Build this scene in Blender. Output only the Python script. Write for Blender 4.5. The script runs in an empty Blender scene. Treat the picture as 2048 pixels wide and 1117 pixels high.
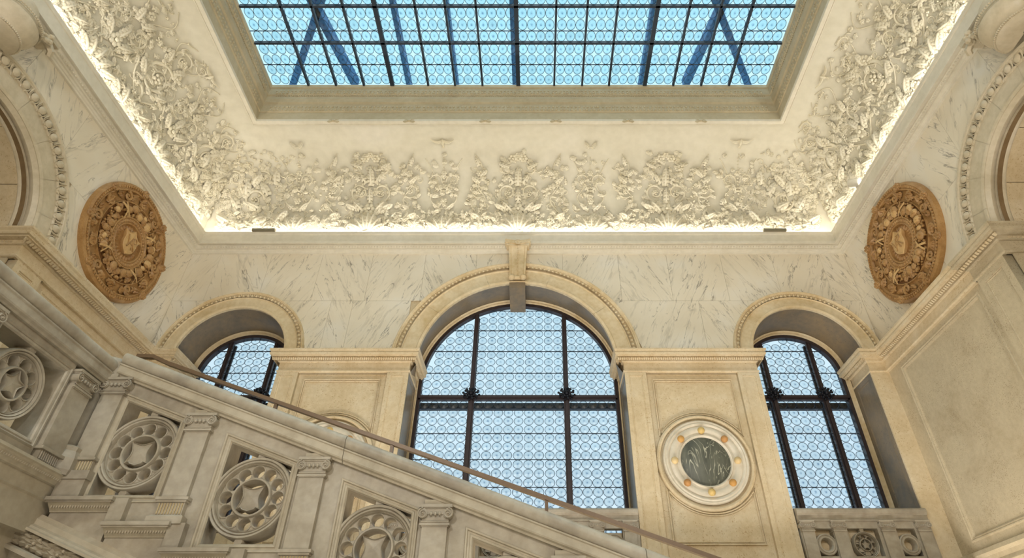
import bpy, math, random
from math import pi, sin, cos, radians, sqrt, atan2
from mathutils import Vector, Matrix
random.seed(7)
S = bpy.context.scene
C = S.collection
# ------------------------------------------------------------------ camera, sky, lights
cam = bpy.data.cameras.new('camera'); co = bpy.data.objects.new('camera', cam); C.objects.link(co)
cam.sensor_width = 36; cam.lens = 36*1190/2048; cam.shift_x = -50/2048; cam.clip_start = .05; cam.clip_end = 400
co.location = (0, 0, 0); co.rotation_euler = (radians(90+36.87), 0, 0)
S.camera = co
S.view_settings.view_transform = 'Standard'; S.view_settings.look = 'None'
S.view_settings.gamma = 1; S.view_settings.exposure = 0.1; S.view_settings.use_curve_mapping = False

XL, XR, YB, YF = -7.47, 6.65, 10.0, -4.6     # room walls
XC = -.41
ZFLOOR = -1.6

w = bpy.data.worlds.new('sky'); S.world = w; w.use_nodes = True
nt = w.node_tree; nt.nodes.clear()
def wn(t, **k):
    n = nt.nodes.new(t)
    for a, b in k.items(): setattr(n, a, b)
    return n
tc = wn('ShaderNodeTexCoord'); sep = wn('ShaderNodeSeparateXYZ'); nt.links.new(tc.outputs['Generated'], sep.inputs[0])
rmp = wn('ShaderNodeValToRGB'); nt.links.new(sep.outputs['Z'], rmp.inputs[0])
e = rmp.color_ramp.elements
e[0].position = .0; e[0].color = (.60, .72, .83, 1)
e[1].position = 1.; e[1].color = (.55, .86, 1.0, 1)
m_ = e.new(.45); m_.color = (.74, .89, .96, 1)
nz = wn('ShaderNodeTexNoise'); nz.inputs['Scale'].default_value = 2.2; nz.inputs['Detail'].default_value = 4
nt.links.new(tc.outputs['Generated'], nz.inputs['Vector'])
mxw = wn('ShaderNodeMix', data_type='RGBA'); mxw.inputs[0].default_value = .18
nt.links.new(rmp.outputs[0], mxw.inputs[6]); nt.links.new(nz.outputs['Fac'], mxw.inputs[7])
bg = wn('ShaderNodeBackground'); bg.inputs['Strength'].default_value = 1.25
nt.links.new(mxw.outputs[2], bg.inputs['Color'])
ow = wn('ShaderNodeOutputWorld'); nt.links.new(bg.outputs[0], ow.inputs[0])

def area(name, loc, rot, sx, sy, power, col, spread=180, portal=False):
    l = bpy.data.lights.new(name, 'AREA'); l.shape = 'RECTANGLE'; l.size = sx; l.size_y = sy
    l.energy = power; l.color = col; l.spread = radians(spread)
    if portal: l.cycles.is_portal = True
    o = bpy.data.objects.new(name, l); C.objects.link(o); o.location = loc; o.rotation_euler = rot
    return o
WARM = (1.0, .975, .93)
COVE = (1.0, .98, .93)
# added broad fill lights, unseen below the frame, turned to ceiling and walls
area('hall_fill', (XC, .6, -1.2), (radians(172), 0, 0), 9, 3.5, 220, WARM)
area('hall_fill', (.2, 7.9, -1.3), (radians(170), 0, 0), 11, 1.6, 560, WARM)
sun = bpy.data.lights.new('overcast_daylight', 'SUN'); sun.energy = 1.8; sun.angle = radians(55); sun.color = (.93, .97, 1.0)
suno = bpy.data.objects.new('overcast_daylight', sun); C.objects.link(suno); suno.location = (0, 3, 30); suno.rotation_euler = (radians(6), 0, 0)
area('hall_fill', (XC-3.3, -3.0, 5.6), (radians(78), 0, radians(-8)), .7, .7, 250, WARM)  # pair of added fill lights behind the viewer, aimed at the upper walls
area('hall_fill', (XC+3.3, -3.0, 5.6), (radians(78), 0, radians(8)), .7, .7, 250, WARM)
# LED strips lying in the trough behind the cornice (wide side up)
area('cove_strip', (XC, YB-.165, 8.575), (radians(172), 0, 0), 13.6, .05, 74, COVE)
area('cove_strip', (XL+.165, 2.7, 8.575), (radians(180), radians(8), 0), .05, 14.2, 74, COVE)
area('cove_strip', (XR-.165, 2.7, 8.575), (radians(180), radians(-8), 0), .05, 14.2, 74, COVE)
area('cove_strip', (XC, YF+.12, 8.505), (radians(180), 0, 0), 13.6, .06, 70, COVE)
# sampling portals at the openings
area('sky_portal', (XC, 3.0, 12.3), (0, 0, 0), 11.6, 10.8, 1, (1, 1, 1), portal=True)
area('window_portal', (-.36, 11.4, 4.9), (radians(-90), 0, 0), 4.2, 5.2, 1, (1, 1, 1), portal=True)
area('window_portal', (-5.92, 11.4, 4.5), (radians(-90), 0, 0), 2.2, 4.4, 1, (1, 1, 1), portal=True)
area('window_portal', (5.2, 11.4, 4.5), (radians(-90), 0, 0), 2.2, 4.4, 1, (1, 1, 1), portal=True)

# ------------------------------------------------------------------ materials
class Mat:
    def __init__(s, name, rough=.5, spec=.35, metal=0):
        s.m = bpy.data.materials.new(name); s.m.use_nodes = True; s.t = s.m.node_tree
        s.b = s.t.nodes['Principled BSDF']; s.b.inputs['Roughness'].default_value = rough
        s.b.inputs['Specular IOR Level'].default_value = spec; s.b.inputs['Metallic'].default_value = metal
        s.geo = s.t.nodes.new('ShaderNodeNewGeometry')
        s.pos = s.geo.outputs['Position']
    def n(s, t, **k):
        n = s.t.nodes.new(t)
        for a, b in k.items(): setattr(n, a, b)
        return n
    def l(s, a, b): s.t.links.new(a, b)
    def noise(s, scale, detail=3, vec=None, dist=0, rough=.5):
        n = s.n('ShaderNodeTexNoise'); n.inputs['Scale'].default_value = scale; n.inputs['Detail'].default_value = detail
        n.inputs['Distortion'].default_value = dist; n.inputs['Roughness'].default_value = rough
        s.l(vec or s.pos, n.inputs['Vector']); return n.outputs['Fac']
    def ramp(s, fac, stops):
        r = s.n('ShaderNodeValToRGB'); e = r.color_ramp.elements
        while len(e) < len(stops): e.new(.5)
        for i, (p, c) in enumerate(stops):
            e[i].position = p; e[i].color = (*c, 1) if len(c) == 3 else c
        s.l(fac, r.inputs[0]); return r.outputs[0]
    def mix(s, fac, a, b, mode='MIX'):
        m = s.n('ShaderNodeMix', data_type='RGBA', blend_type=mode)
        for v, i in ((fac, 0), (a, 6), (b, 7)):
            if isinstance(v, (int, float)): m.inputs[i].default_value = v
            elif isinstance(v, tuple): m.inputs[i].default_value = (*v, 1)
            else: s.l(v, m.inputs[i])
        return m.outputs[2]
    def math(s, op, a, b=0.0, c=None):
        m = s.n('ShaderNodeMath', operation=op)
        for i, v in enumerate((a, b) if c is None else (a, b, c)):
            if isinstance(v, (int, float)): m.inputs[i].default_value = v
            else: s.l(v, m.inputs[i])
        return m.outputs[0]
    def bump(s, h, strength=.3, dist=.01):
        b = s.n('ShaderNodeBump'); b.inputs['Strength'].default_value = strength; b.inputs['Distance'].default_value = dist
        s.l(h, b.inputs['Height']); s.l(b.outputs[0], s.b.inputs['Normal'])
    def col(s, c):
        if isinstance(c, tuple): s.b.inputs['Base Color'].default_value = (*c, 1)
        else: s.l(c, s.b.inputs['Base Color'])
        return s.m

def sr(r, g, b):
    f = lambda v: ((v/255+.055)/1.055)**2.4 if v > 10 else v/255/12.92
    return (f(r), f(g), f(b))

def stone(name, c1, c2, c3, pit=None, rough=.55, scale=1.6, bump=.15, pits=.62, pitscale=42, spec=.3):
    m = Mat(name, rough, spec)
    a = m.noise(scale, 6, rough=.62, dist=.6)
    c = m.ramp(a, [(.3, c1), (.5, c2), (.7, c3)])
    f = m.noise(scale*9, 4)
    c = m.mix(.22, c, m.ramp(f, [(.35, tuple(v*.8 for v in c1)), (.65, c3)]))
    if pit:
        p = m.noise(pitscale, 3, rough=.7)
        pm = m.ramp(p, [(pits, (0, 0, 0)), (pits+.05, (1, 1, 1))])
        reg = m.ramp(m.noise(2.3, 2), [(.4, (.25,)*3), (.6, (1,)*3)])
        c = m.mix(m.math('MULTIPLY', pm, reg), c, pit)
    m.bump(f, bump, .01)
    return m.col(c)

GOLD = stone('honey_limestone', sr(200, 176, 136), sr(212, 191, 154), sr(220, 204, 174), sr(170, 138, 94), pits=.60)
GOLD2 = stone('golden_archivolt_stone', sr(200, 172, 124), sr(217, 195, 156), sr(226, 210, 178), None)
PITTED = stone('pitted_travertine', sr(176, 158, 126), sr(192, 176, 146), sr(200, 184, 152), sr(146, 126, 96), pits=.58, pitscale=60, rough=.6)
GREYM = stone('grey_brown_marble', sr(108, 100, 88), sr(128, 114, 94), sr(146, 124, 92), sr(88, 78, 64), pits=.63, rough=.35, scale=1.2)
JOINT = stone('joint_mortar', sr(120, 96, 66), sr(130, 106, 74), sr(140, 116, 84))
STAIRM = stone('stair_marble', sr(134, 123, 107), sr(163, 151, 130), sr(184, 174, 157), None, rough=.42, scale=1.1, bump=.05)
STAIRD = stone('stair_marble_warm', sr(154, 142, 120), sr(170, 157, 134), sr(184, 172, 150), None, rough=.5, scale=1.4, bump=.05)
FLUTE = stone('ochre_fluted_marble', sr(160, 138, 96), sr(172, 152, 112), sr(182, 168, 136), None, rough=.5)
PLASTER = stone('cream_plaster', sr(208, 199, 176), sr(214, 206, 184), sr(219, 211, 192), None, rough=.75, scale=.7, bump=.04, spec=.15)
RELIEF = stone('cream_plaster_relief', sr(216, 205, 176), sr(224, 214, 188), sr(228, 219, 196), None, rough=.7, scale=2, bump=.1, spec=.2)
CORN = stone('cream_cornice_plaster', sr(216, 206, 184), sr(222, 213, 192), sr(226, 218, 200), None, rough=.6, scale=1.2, bump=.04, spec=.2)
TERRA = stone('glazed_terracotta', sr(150, 108, 60), sr(172, 130, 78), sr(190, 150, 98), None, rough=.38, scale=5, bump=.2, spec=.4)
TERRAD = stone('terracotta_ground', sr(112, 74, 38), sr(130, 88, 48), sr(140, 98, 56), None, rough=.5, scale=5, bump=.2)
TERRAM = stone('terracotta_mid', sr(150, 108, 60), sr(164, 122, 72), sr(176, 134, 84), None, rough=.5, scale=5, bump=.1)
TERRAL = stone('pale_terracotta', sr(196, 154, 98), sr(206, 166, 110), sr(214, 178, 124), None, rough=.35, scale=4, bump=.1)
WHITEM = stone('pale_cream_marble', sr(206, 194, 170), sr(214, 202, 180), sr(222, 212, 192), None, rough=.35, scale=1.5, bump=.03)

def veined(name, ang, base):
    m = Mat(name, .3, .4)
    sp = m.n('ShaderNodeSeparateXYZ'); m.l(m.pos, sp.inputs[0])
    u = m.math('ADD', sp.outputs[0], m.math('MULTIPLY', sp.outputs[1], .93)); z = sp.outputs[2]
    ca, sa = cos(ang), sin(ang)
    p = m.math('ADD', m.math('MULTIPLY', u, ca), m.math('MULTIPLY', z, sa))
    q = m.math('SUBTRACT', m.math('MULTIPLY', z, ca), m.math('MULTIPLY', u, sa))
    cb = m.n('ShaderNodeCombineXYZ'); m.l(m.math('MULTIPLY', p, 2.6), cb.inputs[0]); m.l(m.math('MULTIPLY', q, .42), cb.inputs[1])
    v = cb.outputs[0]
    def vein(scale, width, brk, seed):
        vv = m.n('ShaderNodeVectorMath', operation='ADD'); m.l(v, vv.inputs[0]); vv.inputs[1].default_value = (seed, seed*.7, seed*1.3)
        n = m.noise(scale, 5, vv.outputs[0], dist=.35, rough=.55)
        d = m.math('ABSOLUTE', m.math('SUBTRACT', n, .5))
        k = m.ramp(d, [(0., (1, 1, 1)), (width, (0, 0, 0))])
        b = m.ramp(m.noise(brk, 3, vv.outputs[0]), [(.5, (0, 0, 0)), (.62, (1, 1, 1))])
        return m.math('MULTIPLY', k, b)
    c = m.ramp(m.noise(.9, 4), [(.3, base[0]), (.55, base[1]), (.7, base[2])])
    c = m.mix(m.math('MULTIPLY', vein(1.5, .012, 2.6, 3.), .85), c, sr(108, 98, 84))
    c = m.mix(m.math('MULTIPLY', vein(3.2, .020, 3.0, 11.), .8), c, sr(130, 118, 98))
    c = m.mix(m.math('MULTIPLY', vein(2.1, .04, 1.6, 23.), .4), c, sr(170, 158, 136))
    return m.col(c)
WELLM = stone('beige_coffer_plaster', sr(186, 168, 134), sr(196, 179, 145), sr(204, 189, 158), None, rough=.6, scale=1.2, bump=.04, spec=.2)
SIDEM = stone('warm_beige_marble', sr(188, 172, 142), sr(204, 189, 160), sr(214, 200, 176), None, rough=.35, scale=1.5, bump=.03)
CREAM3 = (sr(220, 206, 180), sr(228, 216, 193), sr(230, 222, 206))
VEIN_A = veined('veined_marble_leaning_right', radians(-24), CREAM3)
VEIN_B = veined('veined_marble_leaning_left', radians(26), CREAM3)
VEIN_C = veined('veined_marble_flat', radians(62), CREAM3)

def plain(name, c, rough=.5, metal=0, spec=.4):
    m = Mat(name, rough, spec, metal)
    f = m.noise(14, 3); return m.col(m.mix(.25, c, m.ramp(f, [(.3, tuple(v*.7 for v in c)), (.7, tuple(min(1, v*1.25) for v in c))])))
IRON = plain('dark_bronze_frame', sr(58, 48, 48), .45, .3)
LEAD = plain('dark_lead_came', sr(44, 54, 66), .5, .2)
ROSIRON = plain('black_iron', sr(30, 30, 36), .4, .5)
BRONZE = plain('brushed_bronze', sr(110, 88, 66), .4, .1)
FIXT = plain('taupe_metal', sr(128, 120, 98), .5)
WHITE = plain('white_enamel', sr(200, 192, 172), .5)
BEAM = plain('blue_steel', sr(70, 120, 170), .6)

def glass(name, tint, roundel):
    m = bpy.data.materials.new(name); m.use_nodes = True; t = m.node_tree; t.nodes.clear()
    N = t.nodes.new; L = t.links.new
    out = N('ShaderNodeOutputMaterial'); tr = N('ShaderNodeBsdfTransparent'); gl = N('ShaderNodeBsdfGlossy'); mx = N('ShaderNodeMixShader')
    gl.inputs['Roughness'].default_value = .25; mx.inputs[0].default_value = .04
    L(tr.outputs[0], mx.inputs[1]); L(gl.outputs[0], mx.inputs[2]); L(mx.outputs[0], out.inputs[0])
    oi = N('ShaderNodeObjectInfo')
    if roundel:
        tcn = N('ShaderNodeTexCoord'); ln = N('ShaderNodeVectorMath'); ln.operation = 'LENGTH'
        mp = N('ShaderNodeVectorMath'); mp.operation = 'MULTIPLY'; mp.inputs[1].default_value = (1, 0, 1)
        nn = N('ShaderNodeTexNoise'); nn.inputs['Scale'].default_value = 22
        ad = N('ShaderNodeVectorMath'); ad.operation = 'ADD'
        sc = N('ShaderNodeVectorMath'); sc.operation = 'SCALE'; sc.inputs['Scale'].default_value = .03
        sb = N('ShaderNodeVectorMath'); sb.operation = 'SUBTRACT'; sb.inputs[1].default_value = (.5, .5, .5)
        geo = N('ShaderNodeNewGeometry'); L(geo.outputs['Position'], nn.inputs['Vector'])
        at = N('ShaderNodeAttribute'); at.attribute_name = 'rad'; fa = N('ShaderNodeMath'); fa.operation = 'MULTIPLY_ADD'; fa.inputs[1].default_value = .5; fa.inputs[2].default_value = -.25
        L(nn.outputs['Fac'], fa.inputs[0]); sm = N('ShaderNodeMath'); sm.operation = 'ADD'; L(fa.outputs[0], sm.inputs[0]); L(at.outputs['Fac'], sm.inputs[1])
        L(nn.outputs['Color'], sb.inputs[0]); L(sb.outputs[0], sc.inputs[0])
        L(tcn.outputs['Object'], ad.inputs[0]); L(sc.outputs[0], ad.inputs[1]); L(ad.outputs[0], mp.inputs[0]); L(mp.outputs[0], ln.inputs[0])
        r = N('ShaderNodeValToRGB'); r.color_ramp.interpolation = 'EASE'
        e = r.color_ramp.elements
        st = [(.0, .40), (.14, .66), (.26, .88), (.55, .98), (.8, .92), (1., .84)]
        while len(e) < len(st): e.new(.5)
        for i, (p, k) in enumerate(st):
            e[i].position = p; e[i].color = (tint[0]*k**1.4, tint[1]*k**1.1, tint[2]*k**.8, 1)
        dv = N('ShaderNodeMath'); dv.operation = 'DIVIDE'; dv.inputs[1].default_value = .1
        L(sm.outputs[0], r.inputs[0])
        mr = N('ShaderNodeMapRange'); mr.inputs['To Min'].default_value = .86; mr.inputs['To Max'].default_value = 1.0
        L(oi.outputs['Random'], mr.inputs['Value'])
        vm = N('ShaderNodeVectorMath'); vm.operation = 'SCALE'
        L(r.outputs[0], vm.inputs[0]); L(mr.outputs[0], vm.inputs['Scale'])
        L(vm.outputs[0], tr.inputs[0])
    else:
        tr.inputs[0].default_value = (*tint, 1)
    return m
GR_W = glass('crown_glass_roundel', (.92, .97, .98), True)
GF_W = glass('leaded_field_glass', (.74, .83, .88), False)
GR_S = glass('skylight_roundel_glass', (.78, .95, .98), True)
GF_S = glass('skylight_field_glass', (.82, .97, 1.0), False)

def cipollino():
    m = Mat('green_black_banded_marble', .38, .4)
    sp = m.n('ShaderNodeSeparateXYZ'); m.l(m.pos, sp.inputs[0])
    cb = m.n('ShaderNodeCombineXYZ'); m.l(sp.outputs[0], cb.inputs[0]); m.l(m.math('MULTIPLY', sp.outputs[2], .3), cb.inputs[1])
    n = m.noise(2.6, 3, cb.outputs[0], dist=1.4)
    s_ = m.math('FRACT', m.math('MULTIPLY', n, 9))
    k = m.ramp(s_, [(.0, (0, 0, 0)), (.10, (1, 1, 1)), (.2, (0, 0, 0)), (1., (0, 0, 0))])
    k2 = m.ramp(m.noise(3.1, 2), [(.42, (.05,)*3), (.6, (1,)*3)])
    base = m.ramp(m.noise(7, 4, cb.outputs[0]), [(.3, sr(70, 72, 62)), (.7, sr(104, 104, 90))])
    return m.col(m.mix(m.math('MULTIPLY', k, k2), base, sr(200, 196, 172)))
CIPO = cipollino()

# ------------------------------------------------------------------ helpers
def tag(o, label=None, cat=None, group=None, kind=None):
    if label: o['label'] = label
    if cat: o['category'] = cat
    if group: o['group'] = group
    if kind: o['kind'] = kind
    return o
WP = {}
def link(o, parent, loc):
    C.objects.link(o)
    p = WP.get(parent.name, Vector((0, 0, 0))) if parent else Vector((0, 0, 0))
    o.location = Vector(loc) - p
    if parent: o.parent = parent
    WP[o.name] = Vector(loc)
    return o
def empty(name, loc, label, cat=None, group=None, kind=None):
    o = bpy.data.objects.new(name, None); o.empty_display_size = .2
    link(o, None, loc); return tag(o, label, cat, group, kind)
def inst(name, me, loc, parent=None, rot=None, scale=None):
    o = bpy.data.objects.new(name, me); link(o, parent, loc)
    if rot: o.rotation_euler = rot
    if scale: o.scale = scale
    return o

class MB:
    def __init__(s): s.v = []; s.f = []; s.mi = []
    def add(s, vs, fs, mi=0):
        b = len(s.v); s.v += [tuple(p) for p in vs]; s.f += [tuple(b+i for i in q) for q in fs]; s.mi += [mi]*len(fs); return s
    def box(s, x0, x1, y0, y1, z0, z1, mi=0):
        return s.add([(x, y, z) for x in (x0, x1) for y in (y0, y1) for z in (z0, z1)],
                     [(0, 1, 3, 2), (4, 6, 7, 5), (0, 4, 5, 1), (2, 3, 7, 6), (0, 2, 6, 4), (1, 5, 7, 3)], mi)
    def prism(s, poly, y0, y1, mi=0, caps=True):          # poly in (x,z), extruded along y
        n = len(poly)
        s.add([(a, y0, b) for a, b in poly]+[(a, y1, b) for a, b in poly],
              [(i, (i+1) % n, n+(i+1) % n, n+i) for i in range(n)], mi)
        if caps:
            b = len(s.v)-2*n
            s.f += [tuple(b+i for i in range(n)), tuple(b+n+i for i in range(n))]; s.mi += [mi]*2
        return s
    def grid(s, rows, closed_u=False, mi=0):              # rows of points -> quads
        n = len(rows[0]); m = len(rows)
        fs = []
        for i in range(m-1):
            for j in range(n if closed_u else n-1):
                fs.append((i*n+j, i*n+(j+1) % n, (i+1)*n+(j+1) % n, (i+1)*n+j))
        return s.add([p for r in rows for p in r], fs, mi)
    def tube(s, pts, rads, seg=6, mi=0, up=Vector((0, 1, 0)), caps=True):
        rows = []
        P = [Vector(p) for p in pts]
        for i, p in enumerate(P):
            t = (P[min(i+1, len(P)-1)]-P[max(i-1, 0)])
            if t.length < 1e-9: t = Vector((0, 0, 1))
            t.normalize(); a = t.cross(up)
            if a.length < 1e-4: a = t.cross(Vector((1, 0, 0)))
            a.normalize(); b = t.cross(a)
            r = rads[i] if isinstance(rads, (list, tuple)) else rads
            rows.append([p+a*r*cos(2*pi*k/seg)+b*r*sin(2*pi*k/seg) for k in range(seg)])
        s.grid(rows, True, mi)
        if caps:
            b = len(s.v)-len(rows)*seg
            s.f += [tuple(b+k for k in range(seg)), tuple(b+(len(rows)-1)*seg+k for k in range(seg))]; s.mi += [mi]*2
        return s
    def ball(s, c, r, nu=8, nv=5, mi=0, sc=(1, 1, 1)):
        rows = []
        for i in range(nv+1):
            a = pi*i/nv
            rows.append([(c[0]+sc[0]*r*sin(a)*cos(2*pi*k/nu), c[1]+sc[1]*r*cos(a), c[2]+sc[2]*r*sin(a)*sin(2*pi*k/nu)) for k in range(nu)])
        return s.grid(rows, True, mi)
    def lathe(s, prof, seg=32, c=(0, 0, 0), mi=0, closed=True, sx=1, sz=1, a0=0, a1=2*pi):   # prof (r, y) around the y axis
        rows = []
        n = seg if abs(a1-a0-2*pi) < 1e-6 else seg+1
        for r, y in prof:
            rows.append([(c[0]+sx*r*cos(a0+(a1-a0)*k/seg), c[1]+y, c[2]+sz*r*sin(a0+(a1-a0)*k/seg)) for k in range(n)])
        return s.grid(rows, n == seg, mi)
    def map(s, f): s.v = [tuple(f(*p)) for p in s.v]; return s
    def mesh(s, name, mats, smooth=False):
        me = bpy.data.meshes.new(name); me.from_pydata(s.v, [], s.f)
        for m in (mats if isinstance(mats, (list, tuple)) else [mats]): me.materials.append(m)
        if any(s.mi): me.polygons.foreach_set('material_index', s.mi)
        import bmesh
        bm = bmesh.new(); bm.from_mesh(me); bmesh.ops.recalc_face_normals(bm, faces=bm.faces); bm.to_mesh(me); bm.free()
        if smooth:
            me.polygons.foreach_set('use_smooth', [True]*len(me.polygons))
            if smooth != 'soft': me.set_sharp_from_angle(angle=radians(38))
        me.update(); return me
    def ob(s, name, mats, parent=None, loc=(0, 0, 0), smooth=False):
        return inst(name, s.mesh(name, mats, smooth), loc, parent)

def plate(name, outer, holes, y0, y1, mat, bevel=0, map=None):
    """flat shape with holes in (x,z), between y0 (front) and y1"""
    cu = bpy.data.curves.new(name, 'CURVE'); cu.dimensions = '2D'; cu.fill_mode = 'BOTH'
    for P in [outer]+list(holes):
        sp = cu.splines.new('POLY'); sp.points.add(len(P)-1); sp.use_cyclic_u = True
        for i, (a, b) in enumerate(P): sp.points[i].co = (a, b, 0, 1)
    cu.extrude = abs(y1-y0)/2-bevel; cu.bevel_depth = bevel; cu.bevel_resolution = 0; cu.offset = -bevel
    o = bpy.data.objects.new(name, cu); me = bpy.data.meshes.new_from_object(o)
    bpy.data.objects.remove(o); bpy.data.curves.remove(cu)
    yc = (y0+y1)/2
    for v in me.vertices:
        x, z, h = v.co; p = (x, yc-h, z)
        v.co = map(*p) if map else p
    me.materials.clear(); me.materials.append(mat)
    import bmesh
    bm = bmesh.new(); bm.from_mesh(me); bmesh.ops.recalc_face_normals(bm, faces=bm.faces); bm.to_mesh(me); bm.free()
    me.name = name
    return me
def circ(cx, cz, r, n=32, rz=None, a0=0): return [(cx+r*cos(a0+2*pi*i/n), cz+(rz or r)*sin(a0+2*pi*i/n)) for i in range(n)]
def rect(a, b, c, d): return [(a, c), (b, c), (b, d), (a, d)]
def archpoly(cx, rx, cz, rz, zb, n=40):
    return [(cx-rx, zb), (cx+rx, zb)]+[(cx+rx*cos(pi*i/n), cz+rz*sin(pi*i/n)) for i in range(n+1)]

# wall frames: (a along the wall, c out into the room, z) -> world
def mback(a, c, z): return (a, YB-c, z)
def mleft(a, c, z): return (XL+c, a, z)
def mright(a, c, z): return (XR-c, a, z)
def run(prof, a0, a1, fm, m0=0, m1=0):
    """straight moulding: prof (c,z); m0/m1 mitre factors (a shifts with c)"""
    mb = MB()
    mb.grid([[(a0+m0*c, c, z) for c, z in prof], [(a1+m1*c, c, z) for c, z in prof]])
    n = len(prof); b = 0
    mb.f += [tuple(range(n)), tuple(range(n, 2*n))]; mb.mi += [0, 0]
    return mb.map(fm)
def archrun(prof, cx, cz, fm, rx=1, rz=1, n=56, a0=0, a1=pi):
    """prof (dr, c): moulding swept round the ellipse rx+dr"""
    mb = MB()
    mb.grid([[(cx+(rx+dr)*cos(a0+(a1-a0)*i/n), c, cz+(rz+dr)*sin(a0+(a1-a0)*i/n)) for dr, c in prof] for i in range(n+1)])
    return mb.map(fm)

# ------------------------------------------------------------------ room shell
ZI = 5.70        # top of the impost
ZW = 8.164       # bottom of the main cornice
WX = {'c': (-.38, 2.035), 'l': (-5.91, 1.07), 'r': (5.1885, 1.068)}
ARC = {'c': dict(cx=-.40, cz=5.50, ri=1.90, zi=1.87, ro=2.41, zo=2.43), 'l': dict(cx=-5.925, cz=5.70, ri=1.05, zi=1.05, ro=1.42, zo=1.43),
       'r': dict(cx=5.22, cz=5.70, ri=1.05, zi=1.05, ro=1.43, zo=1.44)}
holes = []
for k in 'lcr':
    A = ARC[k]; x, h = WX[k]; zs_ = 2.78 if k == 'r' else 2.5
    e_ = {'c': .19, 'l': .04, 'r': .04}[k]; h += .05
    holes.append([(x-h, zs_-.05), (x+h, zs_-.05), (x+h, 5.3)]+[(A['cx']+(A['ri']+e_)*cos(pi*i/40), A['cz']+(A['zi']+e_)*sin(pi*i/40)) for i in range(41)]+[(x-h, 5.3)])
wb = inst('wall_back', plate('wall_back', rect(XL-.5, XR+.5, ZFLOOR, 9.2), holes, 10.03, 10.95, GOLD), (0, 0, 0))
tag(wb, 'back wall of honey stone with three arched window openings', kind='structure')
sidearch = {'l': dict(cx=5.12, cz=5.62, ri=1.44, ro=1.95), 'r': dict(cx=5.10, cz=5.62, ri=1.36, ro=1.88)}
SW = {}
for k, fm, nm in (('l', mleft, 'wall_left'), ('r', mright, 'wall_right')):
    A = sidearch[k]
    hole = [(A['cx']-A['ri'], 0), (A['cx']+A['ri'], 0)]+[(A['cx']+A['ri']*cos(pi*i/40), A['cz']+A['ri']*sin(pi*i/40)) for i in range(41)]
    SW[k] = inst(nm, plate(nm, rect(YF, YB+.03, ZFLOOR, 9.2), [hole], .03, .5, PITTED if k == 'r' else GOLD,
                           map=lambda a, c, z, fm=fm: fm(a, -c, z)), (0, 0, 0))
    tag(SW[k], '%s side wall of the stair hall with a tall arched recess' % ('left' if k == 'l' else 'right'), kind='structure')
wf = MB().box(XL, XR, YF-.4, YF, ZFLOOR, 9.2).ob('wall_front', GOLD); tag(wf, 'wall behind the viewer', kind='structure')
fl = MB().box(XL-.5, XR+.5, YF-.4, YB+.95, ZFLOOR-.3, ZFLOOR).ob('floor', STAIRD); tag(fl, 'stone floor of the stair hall', kind='structure')

def outer_low(A, a):
    t = (a-A['cx'])/A['ro']
    return A['cz']+A.get('zo', A['ro'])*sqrt(max(0, 1-t*t)) if abs(t) < 1 else -9
def slabs(wall, fm, edges, zrows, arcs, phase=0):
    """marble slabs between vertical joints, their lower edge following the arches"""
    g = .0018
    for ri, (z0, z1) in enumerate(zrows):
        ed = edges[ri]
        for i in range(len(ed)-1):
            a0, a1 = ed[i]+g, ed[i+1]-g
            n = 24; low = []
            for j in range(n+1):
                a = a0+(a1-a0)*j/n
                low.append((a, max([z0+g]+[outer_low(A, a)-.03 for A in arcs])))
            # keep only stretches below the top
            segs = []; cur = []
            for a, z in low:
                if z < z1-g-.01: cur.append((a, z))
                elif cur: segs.append(cur); cur = []
            if cur: segs.append(cur)
            for sg in segs:
                if len(sg) < 2: continue
                mb = MB(); top = z1-g
                rows = [[(a, 0, z), (a, 0, top)] for a, z in sg]
                mb.grid(rows)
                # rim back to the wall
                loop = [(a, z) for a, z in sg]+[(sg[-1][0], top), (sg[0][0], top)]
                mb.prism(loop, -.04, 0, caps=False)
                o = mb.map(fm).ob('marble_slab', (VEIN_A, VEIN_B)[(i+ri+phase) % 2], wall)
slabs(wb, mback, [[XL, -6.83, -5.73, -4.63, -3.54, -2.4, -1.3, -.41, .55, 1.74, 2.79, 3.95, 5.05, 6.1, XR], [XL, -6.9, -4.2, -3.75, 3.3, 4.3, XR]],
      [(6.944, ZW+.05), (ZI-.1, 6.944)], list(ARC.values()))
for k, fm in (('l', mleft), ('r', mright)):
    slabs(SW[k], fm, [[YF, -3.4, -2.2, -1., .2, 1.4, 2.6, 3.9, 5.12, 6.3, 7.4, 8.6, YB], [YF, -2.4, 0, 2.4, 7.6, YB]], [(6.944, ZW+.05), (ZI-.1, 6.944)], [sidearch[k]], 1)

# ---- main cornice (trough) round the room
PC = [(0, ZW), (.035, ZW+.005), (.045, ZW+.03), (.06, ZW+.035), (.075, ZW+.06), (.10, ZW+.065), (.102, ZW+.095), (.15, ZW+.125), (.152, ZW+.155),
      (.19, ZW+.158), (.192, ZW+.138), (.225, ZW+.138), (.23, ZW+.185), (.21, ZW+.20), (.212, ZW+.375), (.225, ZW+.38), (.235, ZW+.40), (.24, ZW+.445), (.225, ZW+.445), (.20, ZW+.33), (0, ZW+.33)]
def ringside(prof, side, x0=XL, x1=XR, y0=YF, y1=YB):
    a = [(x0+c, y1-c, z) for c, z in prof]; b = [(x1-c, y1-c, z) for c, z in prof]
    d = [(x0+c, y0+c, z) for c, z in prof]; e = [(x1-c, y0+c, z) for c, z in prof]
    r = {'back': (a, b), 'left': (d, a), 'right': (b, e), 'front': (e, d)}[side]
    return MB().grid([list(r[0]), list(r[1])])
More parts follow.
